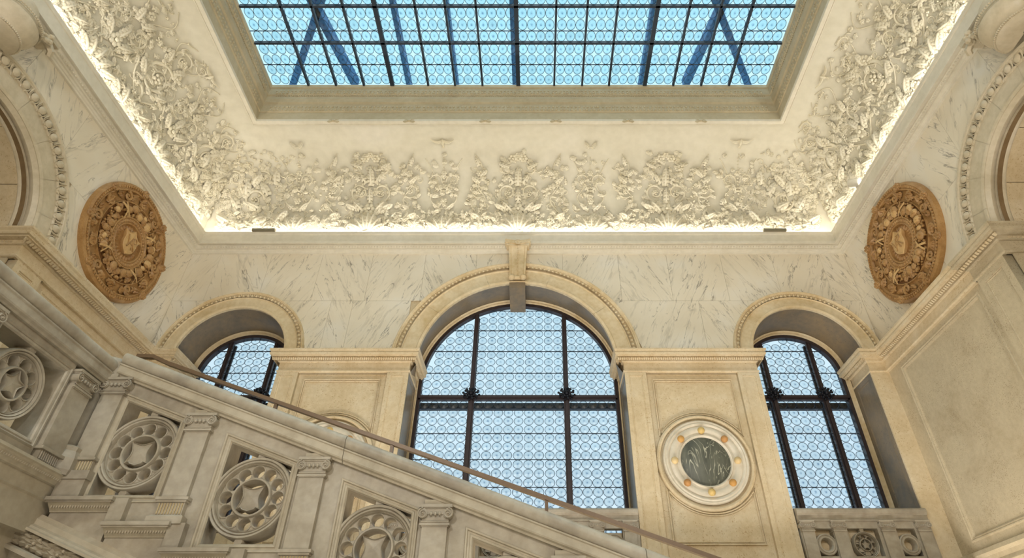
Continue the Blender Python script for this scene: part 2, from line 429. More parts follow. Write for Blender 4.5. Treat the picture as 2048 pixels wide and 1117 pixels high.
for i, sd in enumerate(('back', 'left', 'right', 'front')):
    o = ringside(PC, sd).ob('trim_%d' % (i+1), CORN)
    tag(o, 'cream plaster cornice with a light trough along the %s wall' % sd, kind='structure')
    # fine carved leaf band in the cornice soffit
    mb = MB()
    if sd != 'front':
        L0, L1 = (XL+.2, XR-.2) if sd == 'back' else (0.5, YB-.2)
        fm = {'back': mback, 'left': mleft, 'right': mright}[sd]
        n = int((L1-L0)/.06)
        for j in range(n):
            a = L0+(L1-L0)*(j+.5)/n
            t = MB().ball((a, .130, ZW+.102), .024, 5, 3, sc=(.8, .7, .8)); mb.add(t.v, t.f)
        mb.map(fm)
        b = mb.ob('carved_band', CORN, o); tag(b, kind='stuff')
    # fillet piece
# ---- cove ceiling
AC, Z0, BC = 1.5, 8.45, 2.22
ASIDE = 1.17
def cove(a, c, t, z=None): pass
n_t = 18
for sd in ('cove',):
    mb = MB()
    rows = []
    for i in range(n_t+1):
        t = pi/2*i/n_t
        dy = AC*(1-cos(t)); dx = ASIDE*(1-cos(t)); z = Z0+BC*sin(t)
        rows.append([(XL+dx, YF+dy, z), (XL+dx, YB-dy, z), (XR-dx, YB-dy, z), (XR-dx, YF+dy, z)])
    mb.grid(rows, True)
ceil = mb.ob('ceiling', PLASTER); tag(ceil, 'cream plaster coved ceiling covered with floral relief', kind='structure')
ceil.data.polygons.foreach_set('use_smooth', [True]*len(ceil.data.polygons)); ceil.data.set_sharp_from_angle(angle=radians(30))
# ---- skylight well
TX0, TX1, TY0, TY1 = XL+ASIDE, XR-ASIDE, YF+AC, YB-AC
ZT = Z0+BC
ZG = 11.9
PW = [(0, ZT), (.0, ZT-.03), (.03, ZT-.035), (.035, ZT-.02), (.15, ZT-.02), (.155, ZT-.035), (.19, ZT-.035), (.20, ZT-.01), (.205, ZT+.02),
      (.20, ZT+.22), (.18, ZT+.24), (.185, ZT+.27), (.215, ZT+.29), (.215, ZT+.50), (.19, ZT+.52), (.20, ZT+.56), (.24, ZT+.60), (.26, ZT+.70), (.255, ZT+.78),
      (.225, ZT+.80), (.235, ZT+.84), (.265, ZT+.86), (.265, ZT+1.02), (.23, ZT+1.05), (.225, ZT+1.12), (.26, ZT+1.13), (.26, ZG)]
PW = [(c*.6, z) for c, z in PW]
for i, sd in enumerate(('back', 'left', 'right', 'front')):
    o = ringside(PW[:9], sd, TX0, TX1, TY0, TY1).ob('trim_%d' % (i+5), CORN)
    ringside(PW[8:], sd, TX0, TX1, TY0, TY1).ob('well_moulding', WELLM, o)
    tag(o, 'moulded plaster skylight surround, %s side' % sd, kind='structure')
    if sd == 'front': continue
    if sd == 'back': L0, L1, fm = TX0+.3, TX1-.3, (lambda a, c, z: (a, TY1-c, z))
    elif sd == 'left': L0, L1, fm = 3.0, TY1-.3, (lambda a, c, z: (TX0+c, a, z))
    else: L0, L1, fm = 3.0, TY1-.3, (lambda a, c, z: (TX1-c, a, z))
    mb = MB(); n = int((L1-L0)/.085)
    for j in range(n):
        a = L0+(L1-L0)*(j+.5)/n
        for (cc, zz, r) in ((.22, ZT+.34, .035), (.22, ZT+.44, .035), (.27, ZT+.91, .034), (.27, ZT+.98, .03)):
            t = MB().ball((a+random.uniform(-.015, .015), cc*.6, zz), r, 6, 3, sc=(.9, .55, 1.1)); mb.add(t.v, t.f)
        for q in (0, .5):
            mb.box(a+q*.085, a+q*.085+.02, .135, .155, ZT+.815, ZT+.84)
    b = mb.map(fm).ob('carved_leaf_band', WELLM, o); tag(b, kind='stuff')
    if sd == 'back':
        for xx in (665, 817, 970, 1112, 1257, 1403):
            X = (xx-1074)/1190*13.03
            m2 = MB()
            for s_ in (-1, 1):
                m2.ball((s_*.07, .0, .0), .05, 8, 4, sc=(1.3, .4, .5)); m2.tube([(0, 0, 0), (s_*.09, 0, -.04), (s_*.13, 0, -.02)], [.015, .012, .006], 5)
                m2.tube([(0, 0, 0), (s_*.05, 0, .05), (s_*.11, 0, .06)], [.015, .012, .006], 5)
            m2.ball((0, -.01, 0), .03, 8, 4)
            m2.ob('ribbon_bow', WELLM, o, (X, TY1-.12, ZT-.045), True)

# ------------------------------------------------------------------ windows
def add_rad(me, n, k):
    at = me.attributes.new('rad', 'FLOAT', 'POINT'); at.data.foreach_set('value', RADS*n)
RADS = []
def roundel_mesh(name, rx, rz, gm, axis='y'):
    mb = MB(); seg = 16; RADS.clear()
    mb.v = [(0, -.016, 0)]; RADS.append(0.)
    pr = [(.2, -.010), (.9, -.002)]
    for r, y in pr:
        mb.v += [(r*rx*cos(2*pi*k/seg), y, r*rz*sin(2*pi*k/seg)) for k in range(seg)]; RADS.extend([r]*seg)
    for k in range(seg):
        q = (k+1) % seg
        mb.f.append((0, 1+k, 1+q)); mb.f.append((1+k, 1+seg+k, 1+seg+q, 1+q)); mb.mi += [0, 0]
    rows = [[((r*rx+o)*cos(2*pi*k/seg), y, (r*rz+o)*sin(2*pi*k/seg)) for k in range(seg)] for r, o, y in ((.92, -.001, 0), (.96, 0, -.010), (1., .001, 0))]
    mb.grid(rows, True, 1); RADS.extend([1.]*seg*3)
    if axis == 'z': mb.map(lambda x, y, z: (x, z, y))
    me = mb.mesh(name, [gm, LEAD], False); add_rad(me, 1, 0); return me
RW = roundel_mesh('window_roundel', .0915, .0835, GR_W)
def inside(k, x, z, G, rx, rz):
    A = G
    if z <= A['cz']: return abs(x-A['cx'])+rx <= A['rx']+.03
    return ((abs(x-A['cx'])+rx*.75)/A['rx'])**2+((z-A['cz']+rz*.75)/A['rz'])**2 <= 1.02
YG = 10.80
def rosette(parent, x, z):
    mb = MB()
    for i in range(8):
        a = 2*pi*i/8+.2
        for rr, bb in ((.07, .035), (.125, .032)):
            mb.ball((rr*cos(a), -.03, rr*.8*sin(a)), bb, 7, 4, sc=(1, .8, 1))
        a2 = a+.39; mb.ball((.16*cos(a2), 0, .12*sin(a2)), .026, 7, 4)
    mb.ball((0, -.06, 0), .05, 8, 5)
    return mb.ob('iron_rosette', ROSIRON, parent, (x, YG-.09, z), True)
def window(n, key, G, mulls, label, zb=2.5, ztr=5.15):
    w_ = empty('window_%d' % n, (G['cx'], YG, zb), label, kind='structure')
    cx, rx, cz, rz = G['cx'], G['rx'], G['cz'], G['rz']
    # glass field
    pg = archpoly(cx, rx, cz, rz, zb)
    MB().add([(a, YG+.012, b) for a, b in pg], [tuple(range(len(pg)))]).ob('field_glass', GF_W, w_)
    inst('frame', plate('frame', archpoly(cx, rx+.06, cz, rz+.06, zb-.05), [archpoly(cx, rx-.035, cz, rz-.035, zb+.05)], YG-.06, YG+.06, IRON), (0, 0, 0), w_)
    def hz(x): return cz+rz*sqrt(max(0, 1-((x-cx)/rx)**2))
    for mx in mulls:
        mb = MB().box(mx-.055, mx+.055, YG-.04, YG+.03, zb, ztr).box(mx-.03, mx+.03, YG-.07, YG-.04, zb, ztr).ob('mullion', IRON, w_)
        mb = MB().box(mx-.045, mx+.045, YG-.03, YG+.03, ztr, hz(mx)).box(mx-.02, mx+.02, YG-.05, YG-.03, ztr, hz(mx)).ob('mullion', IRON, w_)
    MB().box(cx-rx, cx+rx, YG-.06, YG+.03, ztr-.05, ztr+.05).box(cx-rx, cx+rx, YG-.09, YG-.06, ztr-.02, ztr+.03).ob('transom', IRON, w_)
    for mx in mulls: rosette(w_, mx, ztr+.06)
    # saddle bars
    lv = [ztr+.05+.1685*3*k for k in range(1, 6)]+[ztr-.05-.1685*(1+3*k) for k in range(0, 6)]
    for zz in lv:
        if zz > cz+rz-.1 or zz < zb+.1: continue
        hw = rx if zz < cz else rx*sqrt(max(0, 1-((zz-cz)/rz)**2))
        MB().box(cx-hw, cx+hw, YG-.012, YG+.004, zz-.006, zz+.006).ob('saddle_bar', LEAD, w_)
    # roundels
    cols = []
    ed = [cx-rx+.03]+sum([[m-.05, m+.05] for m in mulls], [])+[cx+rx-.03]
    for i in range(0, len(ed), 2):
        n_ = max(1, round((ed[i+1]-ed[i])/.187)); 
        for j in range(n_): cols.append(ed[i]+(ed[i+1]-ed[i])*(j+.5)/n_)
    pts = []
    z = ztr+.05+.087
    while z < cz+rz: pts += [(x, z) for x in cols if inside(key, x, z, G, .09, .084)]; z += .1685
    z = ztr-.05-.087
    while z > zb: pts += [(x, z) for x in cols]; z -= .1685
    pts.sort(key=lambda p: (p[1] < 2.9, random.random() if p[1] < 2.9 else 0))
    hi = [p for p in pts if p[1] > 2.7][:298]; lo = [p for p in pts if p not in set(hi)]
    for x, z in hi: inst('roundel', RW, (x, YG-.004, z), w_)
    if lo:
        mb = MB(); src = [tuple(v.co) for v in RW.vertices]; fs = [tuple(p.vertices) for p in RW.polygons]; ms = [p.material_index for p in RW.polygons]
        for x, z in lo:
            b = len(mb.v); mb.v += [(x+p[0], YG-.004+p[1], z+p[2]) for p in src]; mb.f += [tuple(b+i for i in f) for f in fs]; mb.mi += ms
        jm = mb.mesh('joined_roundels', [GR_W, LEAD]); add_rad(jm, len(lo), 0); tag(inst('joined_roundels', jm, (0, 0, 0), w_), kind='stuff')
    # storm frame outside
    mb = MB().box(cx-rx-.35, cx+rx+.35, YG+.32, YG+.40, ztr-.08, ztr+.06)
    for mx in mulls: mb.box(mx-.05, mx+.05, YG+.10, YG+.14, zb, hz(mx)-.03)
    mb.ob('outer_storm_frame', IRON, w_)
    return w_
GC = dict(cx=-.375, rx=1.955, cz=5.47, rz=1.88)
GL = dict(cx=-5.915, rx=.945, cz=5.68, rz=.87)
GRt = dict(cx=5.19, rx=.945, cz=5.68, rz=.87)
window(1, 'l', GL, [-6.385, -5.44], 'left small arched window of leaded crown-glass roundels, half hidden by the stair')
window(2, 'c', GC, [-1.293, .582], 'large central arched window of leaded crown-glass roundels')
window(3, 'r', GRt, [4.66, 5.665], 'right small arched window of leaded crown-glass roundels beside the corner', zb=2.78)

# ---- arch surrounds
def soffit(parent, A, G, W, name='soffit'):
    """reveal: jambs and barrel between Y=10 and the frame, with a stone bead at the glass"""
    x, h = W
    def ring(rx, rz, cx, cz, hx, xx, zb=2.4, n=40):
        return [(xx-hx, zb), (xx-hx, 5.25)]+[(cx-rx*cos(pi*i/n), cz+rz*sin(pi*i/n)) for i in range(n+1)]+[(xx+hx, 5.25), (xx+hx, zb)]
    r0 = ring(A['ri'], A['zi'], A['cx'], A['cz'], h, x)
    gx, gr, gcz, grz = G['cx'], G['rx'], G['cz'], G['rz']
    r1 = ring(gr+.10, grz+.10, gx, gcz, gr+.10, gx)
    rows = []
    for (ra, Y) in ((r0, 10.025), (r1, 10.70)):
        rows.append([(a, Y, b) for a, b in ra])
    MB().grid(rows).ob(name, GREYM, parent, smooth=True)
    rows = []
    for d, Y in ((.10, 10.68), (.085, 10.66), (.075, 10.68), (.06, 10.72), (.05, 10.70), (.035, 10.73), (.02, 10.80)):
        r = ring(gr+d, grz+d, gx, gcz, gr+d, gx); rows.append([(a, Y, b) for a, b in r])
    MB().grid(rows).ob('inner_bead', GOLD2, parent, smooth=True)
def egg_dart(parent, cx, cz, rx, rz, fm, pitch, c0, joined, r0=None):
    L = pi*(rx+rz)/2; n = int(L/pitch)
    mb = MB()
    def egg(s=1.):
        t = MB()
        t.ball((0, 0, 0), pitch*.33*s, 8, 5, sc=(1, .7, 1.15))
        # shell round the egg
        for sgn in (-1, 1):
            t.tube([(sgn*pitch*.16, 0, -pitch*.5), (sgn*pitch*.40, .0, -pitch*.15), (sgn*pitch*.42, 0, pitch*.2), (sgn*pitch*.22, 0, pitch*.48)], [pitch*.03, pitch*.06, pitch*.07, pitch*.07], 5)
        return t
    def dart():
        t = MB(); t.add([(0, -pitch*.1, -pitch*.45), (-pitch*.09, 0, pitch*.45), (pitch*.09, 0, pitch*.45), (0, -pitch*.2, pitch*.3)], [(0, 1, 3), (0, 3, 2), (1, 2, 3)])
        return t
    E0 = egg(); D0 = dart()
    em = None
    for i in range(n):
        a = pi*(i+.5)/n
        def place(t, a):
            ca, sa = cos(a), sin(a)
            def f(x, y, z):   # x tangential, z radial, y out
                return fm(cx+(rx+z)*ca+x*sa, c0-y, cz+(rz+z)*sa-x*ca)
            q = MB(); q.v = list(t.v); q.f = list(t.f); q.mi = list(t.mi); q.map(f); return q
        e1 = place(E0, a); d1 = place(D0, a+pi*.5/n)
        if joined:
            mb.add(e1.v, e1.f); mb.add(d1.v, d1.f)
        else:
            o = e1.ob('egg', SIDEM, parent, smooth=True)
            mb.add(d1.v, d1.f)
    o = mb.ob('egg_and_dart_band' if joined else 'dart_band', GOLD2 if joined else SIDEM, parent, smooth=True); tag(o, kind='stuff')
def archivolt(parent, A, fm, mat, big=False):
    wdt = A['ro']-A['ri']; ri, zi = A['ri'], A.get('zi', A['ri']); s = wdt
    # fascia
    P1 = [(0, -.04), (0, .03), (.03, .045), (.05, .045), (.06, .03), (.07, .02), (s*.62, .02), (s*.64, .04), (s*.66, .045), (s*.68, .03)]
    P2 = [(s*.68, -.012), (s*.86, -.012)]
    P3 = [(s*.86, .04), (s*.88, .06), (s*.91, .06), (s*.93, .075), (s*.98, .08), (s*1., .07), (s*1., -.04)]
    # voussoir joints: build the plain band as separate stones
    nv = 9 if big else 5
    for i in range(nv):
        g = .0010; a0 = pi*i/nv+g; a1 = pi*(i+1)/nv-g
        archrun(P1, A['cx'], A['cz'], fm, ri, zi, 10, a0, a1).ob('voussoir', mat, parent, smooth=True)
    archrun(P2+P3, A['cx'], A['cz'], fm, ri, zi).ob('archivolt_moulding', mat, parent, smooth=True)
    return ri+s*.77, zi+(A.get('zo', A['ro'])-zi)*.77
AL = {'l': 'golden stone arch over the left small window', 'c': 'wide golden stone arch over the central window with a scrolled keystone',
      'r': 'golden stone arch over the right small window in the corner'}
AO = {}
for k in 'lcr':
    A = ARC[k]; p = empty('window_arch', (A['cx'], 10, ZI), AL[k], 'arch'); AO[k] = p
    soffit(p, A, {'l': GL, 'c': GC, 'r': GRt}[k], WX[k])
    rr, rz_ = archivolt(p, A, mback, GOLD2)
    egg_dart(p, A['cx'], A['cz'], rr, rz_, mback, .088, .035, True)
# side arches
for k, fm, sd in (('l', mleft, 'left'), ('r', mright, 'right')):
    A = dict(sidearch[k]); A['zi'] = A['ri']; A['zo'] = A['ro']
    p = empty('side_arch', fm(A['cx'], 0, ZI), 'pale stone arch with large egg carving on the %s wall' % sd, 'arch')
    rr, rz_ = archivolt(p, A, fm, SIDEM, True)
    egg_dart(p, A['cx'], A['cz'], rr, rz_, fm, .20 if k == 'l' else .19, .04, False)
    # deep barrel soffit with a roll moulding
    n = 40
    def row(r, c): return [fm(A['cx']+r*cos(pi*i/n), c, A['cz']+r*sin(pi*i/n)) for i in range(n+1)]
    ri = A['ri']
    MB().grid([row(ri, .02), row(ri-.02, .0), row(ri-.05, -.03), row(ri-.05, -.08), row(ri-.02, -.12), row(ri-.06, -.14), row(ri-.09, -.18), row(ri-.09, -.24)]).ob('inner_roll', SIDEM, p, smooth=True)
    MB().grid([[fm(A['cx']+(ri-.085)*cos(pi*j/40), c, A['cz']+(ri-.085)*sin(pi*j/40)) for j in range(41)] for c in (-.10, -2.45)]).ob('soffit_liner', JOINT, p, smooth=True)  # liner added behind the soffit stones to keep sky light out of the gaps
    for i in range(5):
        a0, a1 = pi*i/5+.003, pi*(i+1)/5-.003
        MB().grid([[fm(A['cx']+(ri-.10)*cos(a0+(a1-a0)*j/10), c, A['cz']+(ri-.10)*sin(a0+(a1-a0)*j/10)) for j in range(11)] for c in (-.22, -1.2, -2.4)]).ob('soffit_stone', GOLD, p, smooth=True)
    # jambs and back of the recess
    for s_ in (-1, 1):
        a = A['cx']+s_*(ri-.02)
        MB().box(a-.01, a+.01, -2.4, .0, ZFLOOR, A['cz']).map(lambda x, y, z: fm(x, y, z)).ob('jamb', PITTED, p)
    MB().box(A['cx']-ri-.1, A['cx']+ri+.1, -2.5, -2.4, ZFLOOR, A['cz']+ri+.1).map(lambda x, y, z: fm(x, y, z)).ob('recess_back', GOLD, p)

# ---- keystones
def console(parent, fm, a0, z0, z1, wd, depth, mats, beads=True):
    m1, m2 = mats
    H = z1-z0
    side = []
    n = 22
    prof = []
    for i in range(n+1):
        t = i/n; c = .09+depth*(.18+.82*t**1.6)+.03*sin(t*pi*2)
        prof.append((c, z0+H*.09+H*.80*t))
    rows = []
    for c, z in prof:
        t = (z-z0)/H; hw = wd*(.36+.10*t)
        rows.append([(a0-hw, 0, z), (a0-hw, c, z), (a0-hw*.8, c+.012, z), (a0-hw*.72, c-.01, z), (a0-hw*.15, c+.004, z), (a0, c+.012, z), (a0+hw*.15, c+.004, z), (a0+hw*.72, c-.01, z), (a0+hw*.8, c+.012, z), (a0+hw, c, z), (a0+hw, 0, z)])
    MB().grid(rows).map(fm).ob('console_body', m1, parent, smooth=True)
    mb = MB()
    for s_ in (-1, 1): mb.ball((a0+s_*wd*.27, .10+depth*.22, z0+H*.05), wd*.17, 10, 6, sc=(1, 1, .8))
    mb.tube([(a0-wd*.36, .08+depth*.18, z0+H*.06), (a0+wd*.36, .08+depth*.18, z0+H*.06)], wd*.1, 8)
    mb.map(fm).ob('lower_scroll', m1, parent, smooth=True)
    if beads:
        mb = MB()
        for i in range(16):
            t = (i+.5)/16; c = .09+depth*(.18+.82*t**1.6)+.03*sin(t*pi*2)
            mb.ball((a0, c+.01, z0+H*.09+H*.8*t), wd*.045, 6, 4)
        tag(mb.map(fm).ob('bead_string', m1, parent, smooth=True), kind='stuff')
    # concave-sided abacus
    mb = MB(); c1 = .09+depth
    sh = []
    for i in range(13):
        u = -1+2*i/12; sh.append((a0+u*wd*.62, c1+.10-.06*(1-u*u)))
    poly = [(a0-wd*.62, 0)]+sh+[(a0+wd*.62, 0)]
    for k, (s_, za, zb_) in enumerate(((.9, z1-H*.13, z1-H*.08), (1., z1-H*.08, z1-H*.02), (.95, z1-H*.02, z1))):
        q = [((a-a0)*s_+a0, c*(.9 if k == 0 else 1)) for a, c in poly]; nq = len(q)
        mb.add([(a, c, za) for a, c in q]+[(a, c, zb_) for a, c in q], [(i, (i+1) % nq, nq+(i+1) % nq, nq+i) for i in range(nq)]+[tuple(range(nq)), tuple(range(nq, 2*nq))])
    for s_ in (-1, 1):
        t = 0
        pts = []
        for i in range(20):
            th = i/19*3.2*pi; r = wd*.13*(1-.8*i/19); pts.append((a0+s_*(wd*.48+r*cos(th)*.8), c1+.05, z1-H*.10+r*sin(th)))
        mb.tube(pts, [wd*.035*(1-.5*i/19) for i in range(20)], 6)
    mb.map(fm).ob('scrolled_abacus', m1, parent, smooth=True)
    mb = MB()
    for i in range(6):
        a = 2*pi*i/6; mb.ball((a0+wd*.09*cos(a), c1+.08, z1-H*.08+wd*.09*sin(a)), wd*.07, 7, 4, sc=(1, .6, 1))
    mb.ball((a0, c1+.1, z1-H*.08), wd*.05, 7, 4)
    mb.map(fm).ob('centre_flower', m1, parent, smooth=True)
console(AO['c'], mback, XC, 7.40, 8.34, .44, .14, (GOLD2, GOLD2))
MB().box(XC-.165, XC+.165, 9.96, 10.72, 7.24, 7.42).map(lambda x, y, z: (x, y, z-.10*(y-9.96)/.76+.0)).ob('keystone_soffit_block', GREYM, AO['c'])
for k, fm, sd in (('l', mleft, 'left'), ('r', mright, 'right')):
    a0 = sidearch[k]['cx']-.62
    kp = empty('keystone', fm(a0, 0, 7.45), 'carved urn-like keystone console high on the %s wall, cut by the frame edge' % sd, 'keystone')
    a0 = sidearch[k]['cx']-.72
    mb = MB()
    prof = [(.02, 7.42), (.20, 7.42), (.27, 7.46), (.28, 7.50), (.25, 7.53), (.30, 7.60), (.34, 7.70), (.35, 7.78), (.32, 7.83), (.30, 7.84), (.31, 7.88), (.28, 7.93), (.24, 7.97), (.25, 8.05), (.22, 8.16)]
    rows = []
    for r, z in prof:
        rows.append([(a0+r*1.25*cos(t), .12+r*1.15*sin(t), z) for t in [pi*i/20 for i in range(21)]])
    mb.grid(rows).map(fm).ob('urn_body', SIDEM, kp, smooth=True)
    mb = MB()
    for i in range(40):
        t = pi*(i+.5)/40
        mb.ball((a0+.36*1.25*cos(t), .12+.35*1.15*sin(t), 7.86), .018, 5, 3)
        mb.ball((a0+.28*1.25*cos(t), .12+.28*1.15*sin(t), 7.48), .018, 5, 3)
    tag(mb.map(fm).ob('bead_course', SIDEM, kp), kind='stuff')
    mb = MB()
    for s_ in (-1, 1):
        mb.tube([(a0+s_*.36, .2, 8.1), (a0+s_*.44, .3, 8.02), (a0+s_*.58, .34, 7.9), (a0+s_*.62, .3, 7.86)], [.05, .06, .05, .04], 6)
        mb.box(a0+s_*.55-.09, a0+s_*.55+.09, .02, .34, 8.06, 8.14)
        for i in range(7): mb.ball((a0+s_*(.42+random.uniform(-.05, .07)), .36+random.uniform(-.04, .04), 7.98+random.uniform(-.08, .08)), .05, 7, 4)
    mb.map(fm).ob('side_foliage', SIDEM, kp, smooth=True)

# ------------------------------------------------------------------ impost profiles, piers
def impost(s=1., lip=.22, base=.05):
    z = ZI
    return [(0, z-.42), (base, z-.42), (base+.02, z-.405), (base+.02, z-.385), (base, z-.38), (base, z-.215), (base+.02, z-.21), (base+.035, z-.195), (base+.04, z-.15), (lip-.05, z-.14),
            (lip-.045, z-.125), (lip-.01, z-.12), (lip, z-.085), (lip-.012, z-.078), (lip-.012, z-.06), (lip+.01, z-.03), (lip+.012, z), (0, z)]
def dentils(a0, a1, fm, c0, z0, z1, parent, mat, pitch=.035, name='leaf_band'):
    mb = MB(); n = int((a1-a0)/pitch)
    for i in range(n):
        a = a0+(a1-a0)*(i+.5)/n; w2 = (a1-a0)/n*.32
        mb.add([(a-w2, c0-.03, z0), (a+w2, c0-.03, z0), (a+w2, c0+.012, (z0+z1)/2), (a-w2, c0+.012, (z0+z1)/2), (a-w2, c0-.02, z1), (a+w2, c0-.02, z1)],
               [(0, 1, 2, 3), (3, 2, 5, 4), (0, 3, 4), (1, 5, 2)])
    tag(mb.map(fm).ob(name, mat, parent), kind='stuff')
def sunk(parent, a0, a1, z0, z1, fm, c, mat, name='pilaster', bz0=-1.0, d=.012, m=.07):
    """pilaster slab a0..a1 from bz0 to z1 with a sunk panel and a bead frame round it"""
    pan = rect(a0+m, a1-m, z0, z1-m)
    me = plate(name, rect(a0, a1, bz0, z1), [pan], -c, .03, mat, map=lambda x, y, z: fm(x, -y, z))
    o = inst(name, me, (0, 0, 0), parent)
    mb = MB().box(a0+m-.005, a1-m+.005, -.03, c-d, z0-.01, z1-m+.01)
    i0, i1, j0, j1 = a0+m, a1-m, z0, z1-m
    for g, cc in ((.02, c-d+.006), (.032, c-d-.004)):
        pass
    pr = [(0, c-.002), (.008, c-d+.004), (.014, c-d+.010), (.022, c-d+.010), (.03, c-d)]
    cor = lambda q: [(i0+q, j0+q), (i1-q, j0+q), (i1-q, j1-q), (i0+q, j1-q)]
    rows = [[(x, cc, z) for x, z in cor(q)] for q, cc in pr]
    mb.grid(rows, True)
    mb.map(fm).ob('sunk_panel', mat, o)
    return o
def pier(x0, x1, label, mirror=False):
    p = empty('pier', ((x0+x1)/2, 10, ZFLOOR), label, 'pier')
    ly, by = .22, .05
    # impost with returns into the openings
    pr = impost()
    mb = MB()
    def ringp(c, z): return [(x0-c+by, YB+.75, z), (x0-c+by, YB-c, z), (x1+c-by, YB-c, z), (x1+c-by, YB+.75, z)]
    mb.grid([ringp(c, z) for c, z in pr[:-1]]+[[(x0+.05, YB+.75, ZI), (x0+.05, YB-.0, ZI), (x1-.05, YB-.0, ZI), (x1-.05, YB+.75, ZI)]])
    mb.ob('impost', GOLD, p)
    dentils(x0-.12, x1+.12, mback, .165, ZI-.205, ZI-.145, p, GOLD)
    for fx, s_ in ((x0, -1), (x1, 1)):
        dentils(YB-.1, YB+.7, (lambda a, c, z, fx=fx, s_=s_: (fx+s_*(c-by), a, z)), .165, ZI-.205, ZI-.145, p, GOLD)
    zt = ZI-.42
    pw = .40
    sunk(p, x0, x0+pw, .6, zt, mback, .06, GOLD)
    sunk(p, x1-pw, x1, .6, zt, mback, .06, GOLD)
    # recessed field with circular frame
    cx, cz = (x0+x1)/2-.01, 3.60
    fx0, fx1 = x0+pw, x1-pw
    MB().box(fx0, fx1, YB+.015, YB+.03, .0, zt).ob('recessed_field', GOLD, p)
    # side returns of the pier
    for fx in (x0, x1):
        MB().box(min(fx, fx+(-.0)), fx+.0, YB-.05, YB-.05, 0, 1) if False else None
        s_ = -1 if fx == x0 else 1
        fm = (lambda a, c, z, fx=fx, s_=s_: (fx+s_*c, a, z))
        sunk(p, YB-.02, YB+.66, 2.6, zt, fm, .003, GREYM, 'jamb_panel', 1.5, m=.09)
    # panel mouldings: upper frame with a concave bottom, lower frame with a concave top
    R = .86
    def bead(path, nm='panel_moulding', closed=True):
        mb = MB()
        for off, r in ((0, .013), (.035, .009)):
            pts = [Vector((x, YB-.004, z)) for x, z in path(off)]
            mb.tube(pts+[pts[0]] if closed else pts, r, 5, caps=False)
        mb.ob(nm, GOLD, p, smooth=True)
    def upper(off):
        r = R+off; xa, xb = fx0+.12+off, fx1-.12-off; zt_ = zt-.13-off
        hw = (xb-xa)/2; 
        a0 = math.acos(min(1, hw/r)); c_ = (xa+xb)/2
        arc = [(c_+r*cos(a), cz+r*sin(a)) for a in [pi-a0-(pi-2*a0)*i/24 for i in range(25)]]
        return [(xa, zt_)]+arc+[(xb, zt_)]
    def lower(off):
        r = R+off; xa, xb = fx0+.12+off, fx1-.12-off; zb_ = 2.27+off
        hw = (xb-xa)/2; a0 = math.acos(min(1, hw/r)); c_ = (xa+xb)/2
        arc = [(c_+r*cos(a), cz-r*sin(a)) for a in [pi-a0-(pi-2*a0)*i/24 for i in range(25)]]
        return [(xa, zb_)]+arc+[(xb, zb_)]
    bead(upper); bead(lower)
    mb = MB(); mb.lathe([(R-.10, 0), (R-.09, -.03), (R-.06, -.045), (R-.03, -.03), (R-.02, 0)], 64, (cx, YB, cz)); mb.ob('circular_moulding', GOLD, p, smooth=True)
    # medallion: white marble wheel, balls, dark disc
    md = MB().lathe([(.50, -.03), (.53, -.05), (.60, -.05), (.62, -.035), (.64, -.06), (.66, -.065), (.68, -.05), (.70, -.06), (.72, -.05), (.73, -.0)], 64, (cx, YB, cz)).ob('medallion_rim', WHITEM, p, smooth=True)
    MB().lathe([(.42, -.02), (.435, -.05), (.45, -.055), (.465, -.03), (.50, -.03)], 64, (cx, YB, cz)).ob('inner_ring', WHITEM, md, smooth=True)
    MB().lathe([(.0, -.05), (.30, -.045), (.42, -.02)], 48, (cx, YB, cz)).ob('dark_marble_disc', CIPO, md, smooth=True).__setitem__('label', 'green-black banded marble disc')
    cols_ = (TERRAL, GOLD2, TERRAL, WHITEM)
    for i in range(8):
        a = 2*pi*i/8+pi/2
        MB().ball((0, 0, 0), .062, 14, 8).ob('stone_ball', BALLM[i % 4], md, (cx+.535*cos(a), YB-.06, cz+.535*sin(a)), True)
    return p
BALLM = [stone('ball_yellow', sr(200, 164, 96), sr(208, 176, 108), sr(214, 186, 124)), stone('ball_ochre', sr(184, 132, 66), sr(196, 146, 80), sr(204, 158, 92)),
         stone('ball_pale', sr(206, 176, 124), sr(212, 186, 136), sr(220, 196, 150)), stone('ball_amber', sr(176, 124, 70), sr(190, 140, 84), sr(200, 152, 96))]
pier(-4.86, -2.395, 'golden stone pier between left and central windows, its medallion half hidden by the handrail')
pier(1.635, 4.14, 'golden stone pier between central and right windows with an uncovered dark medallion')

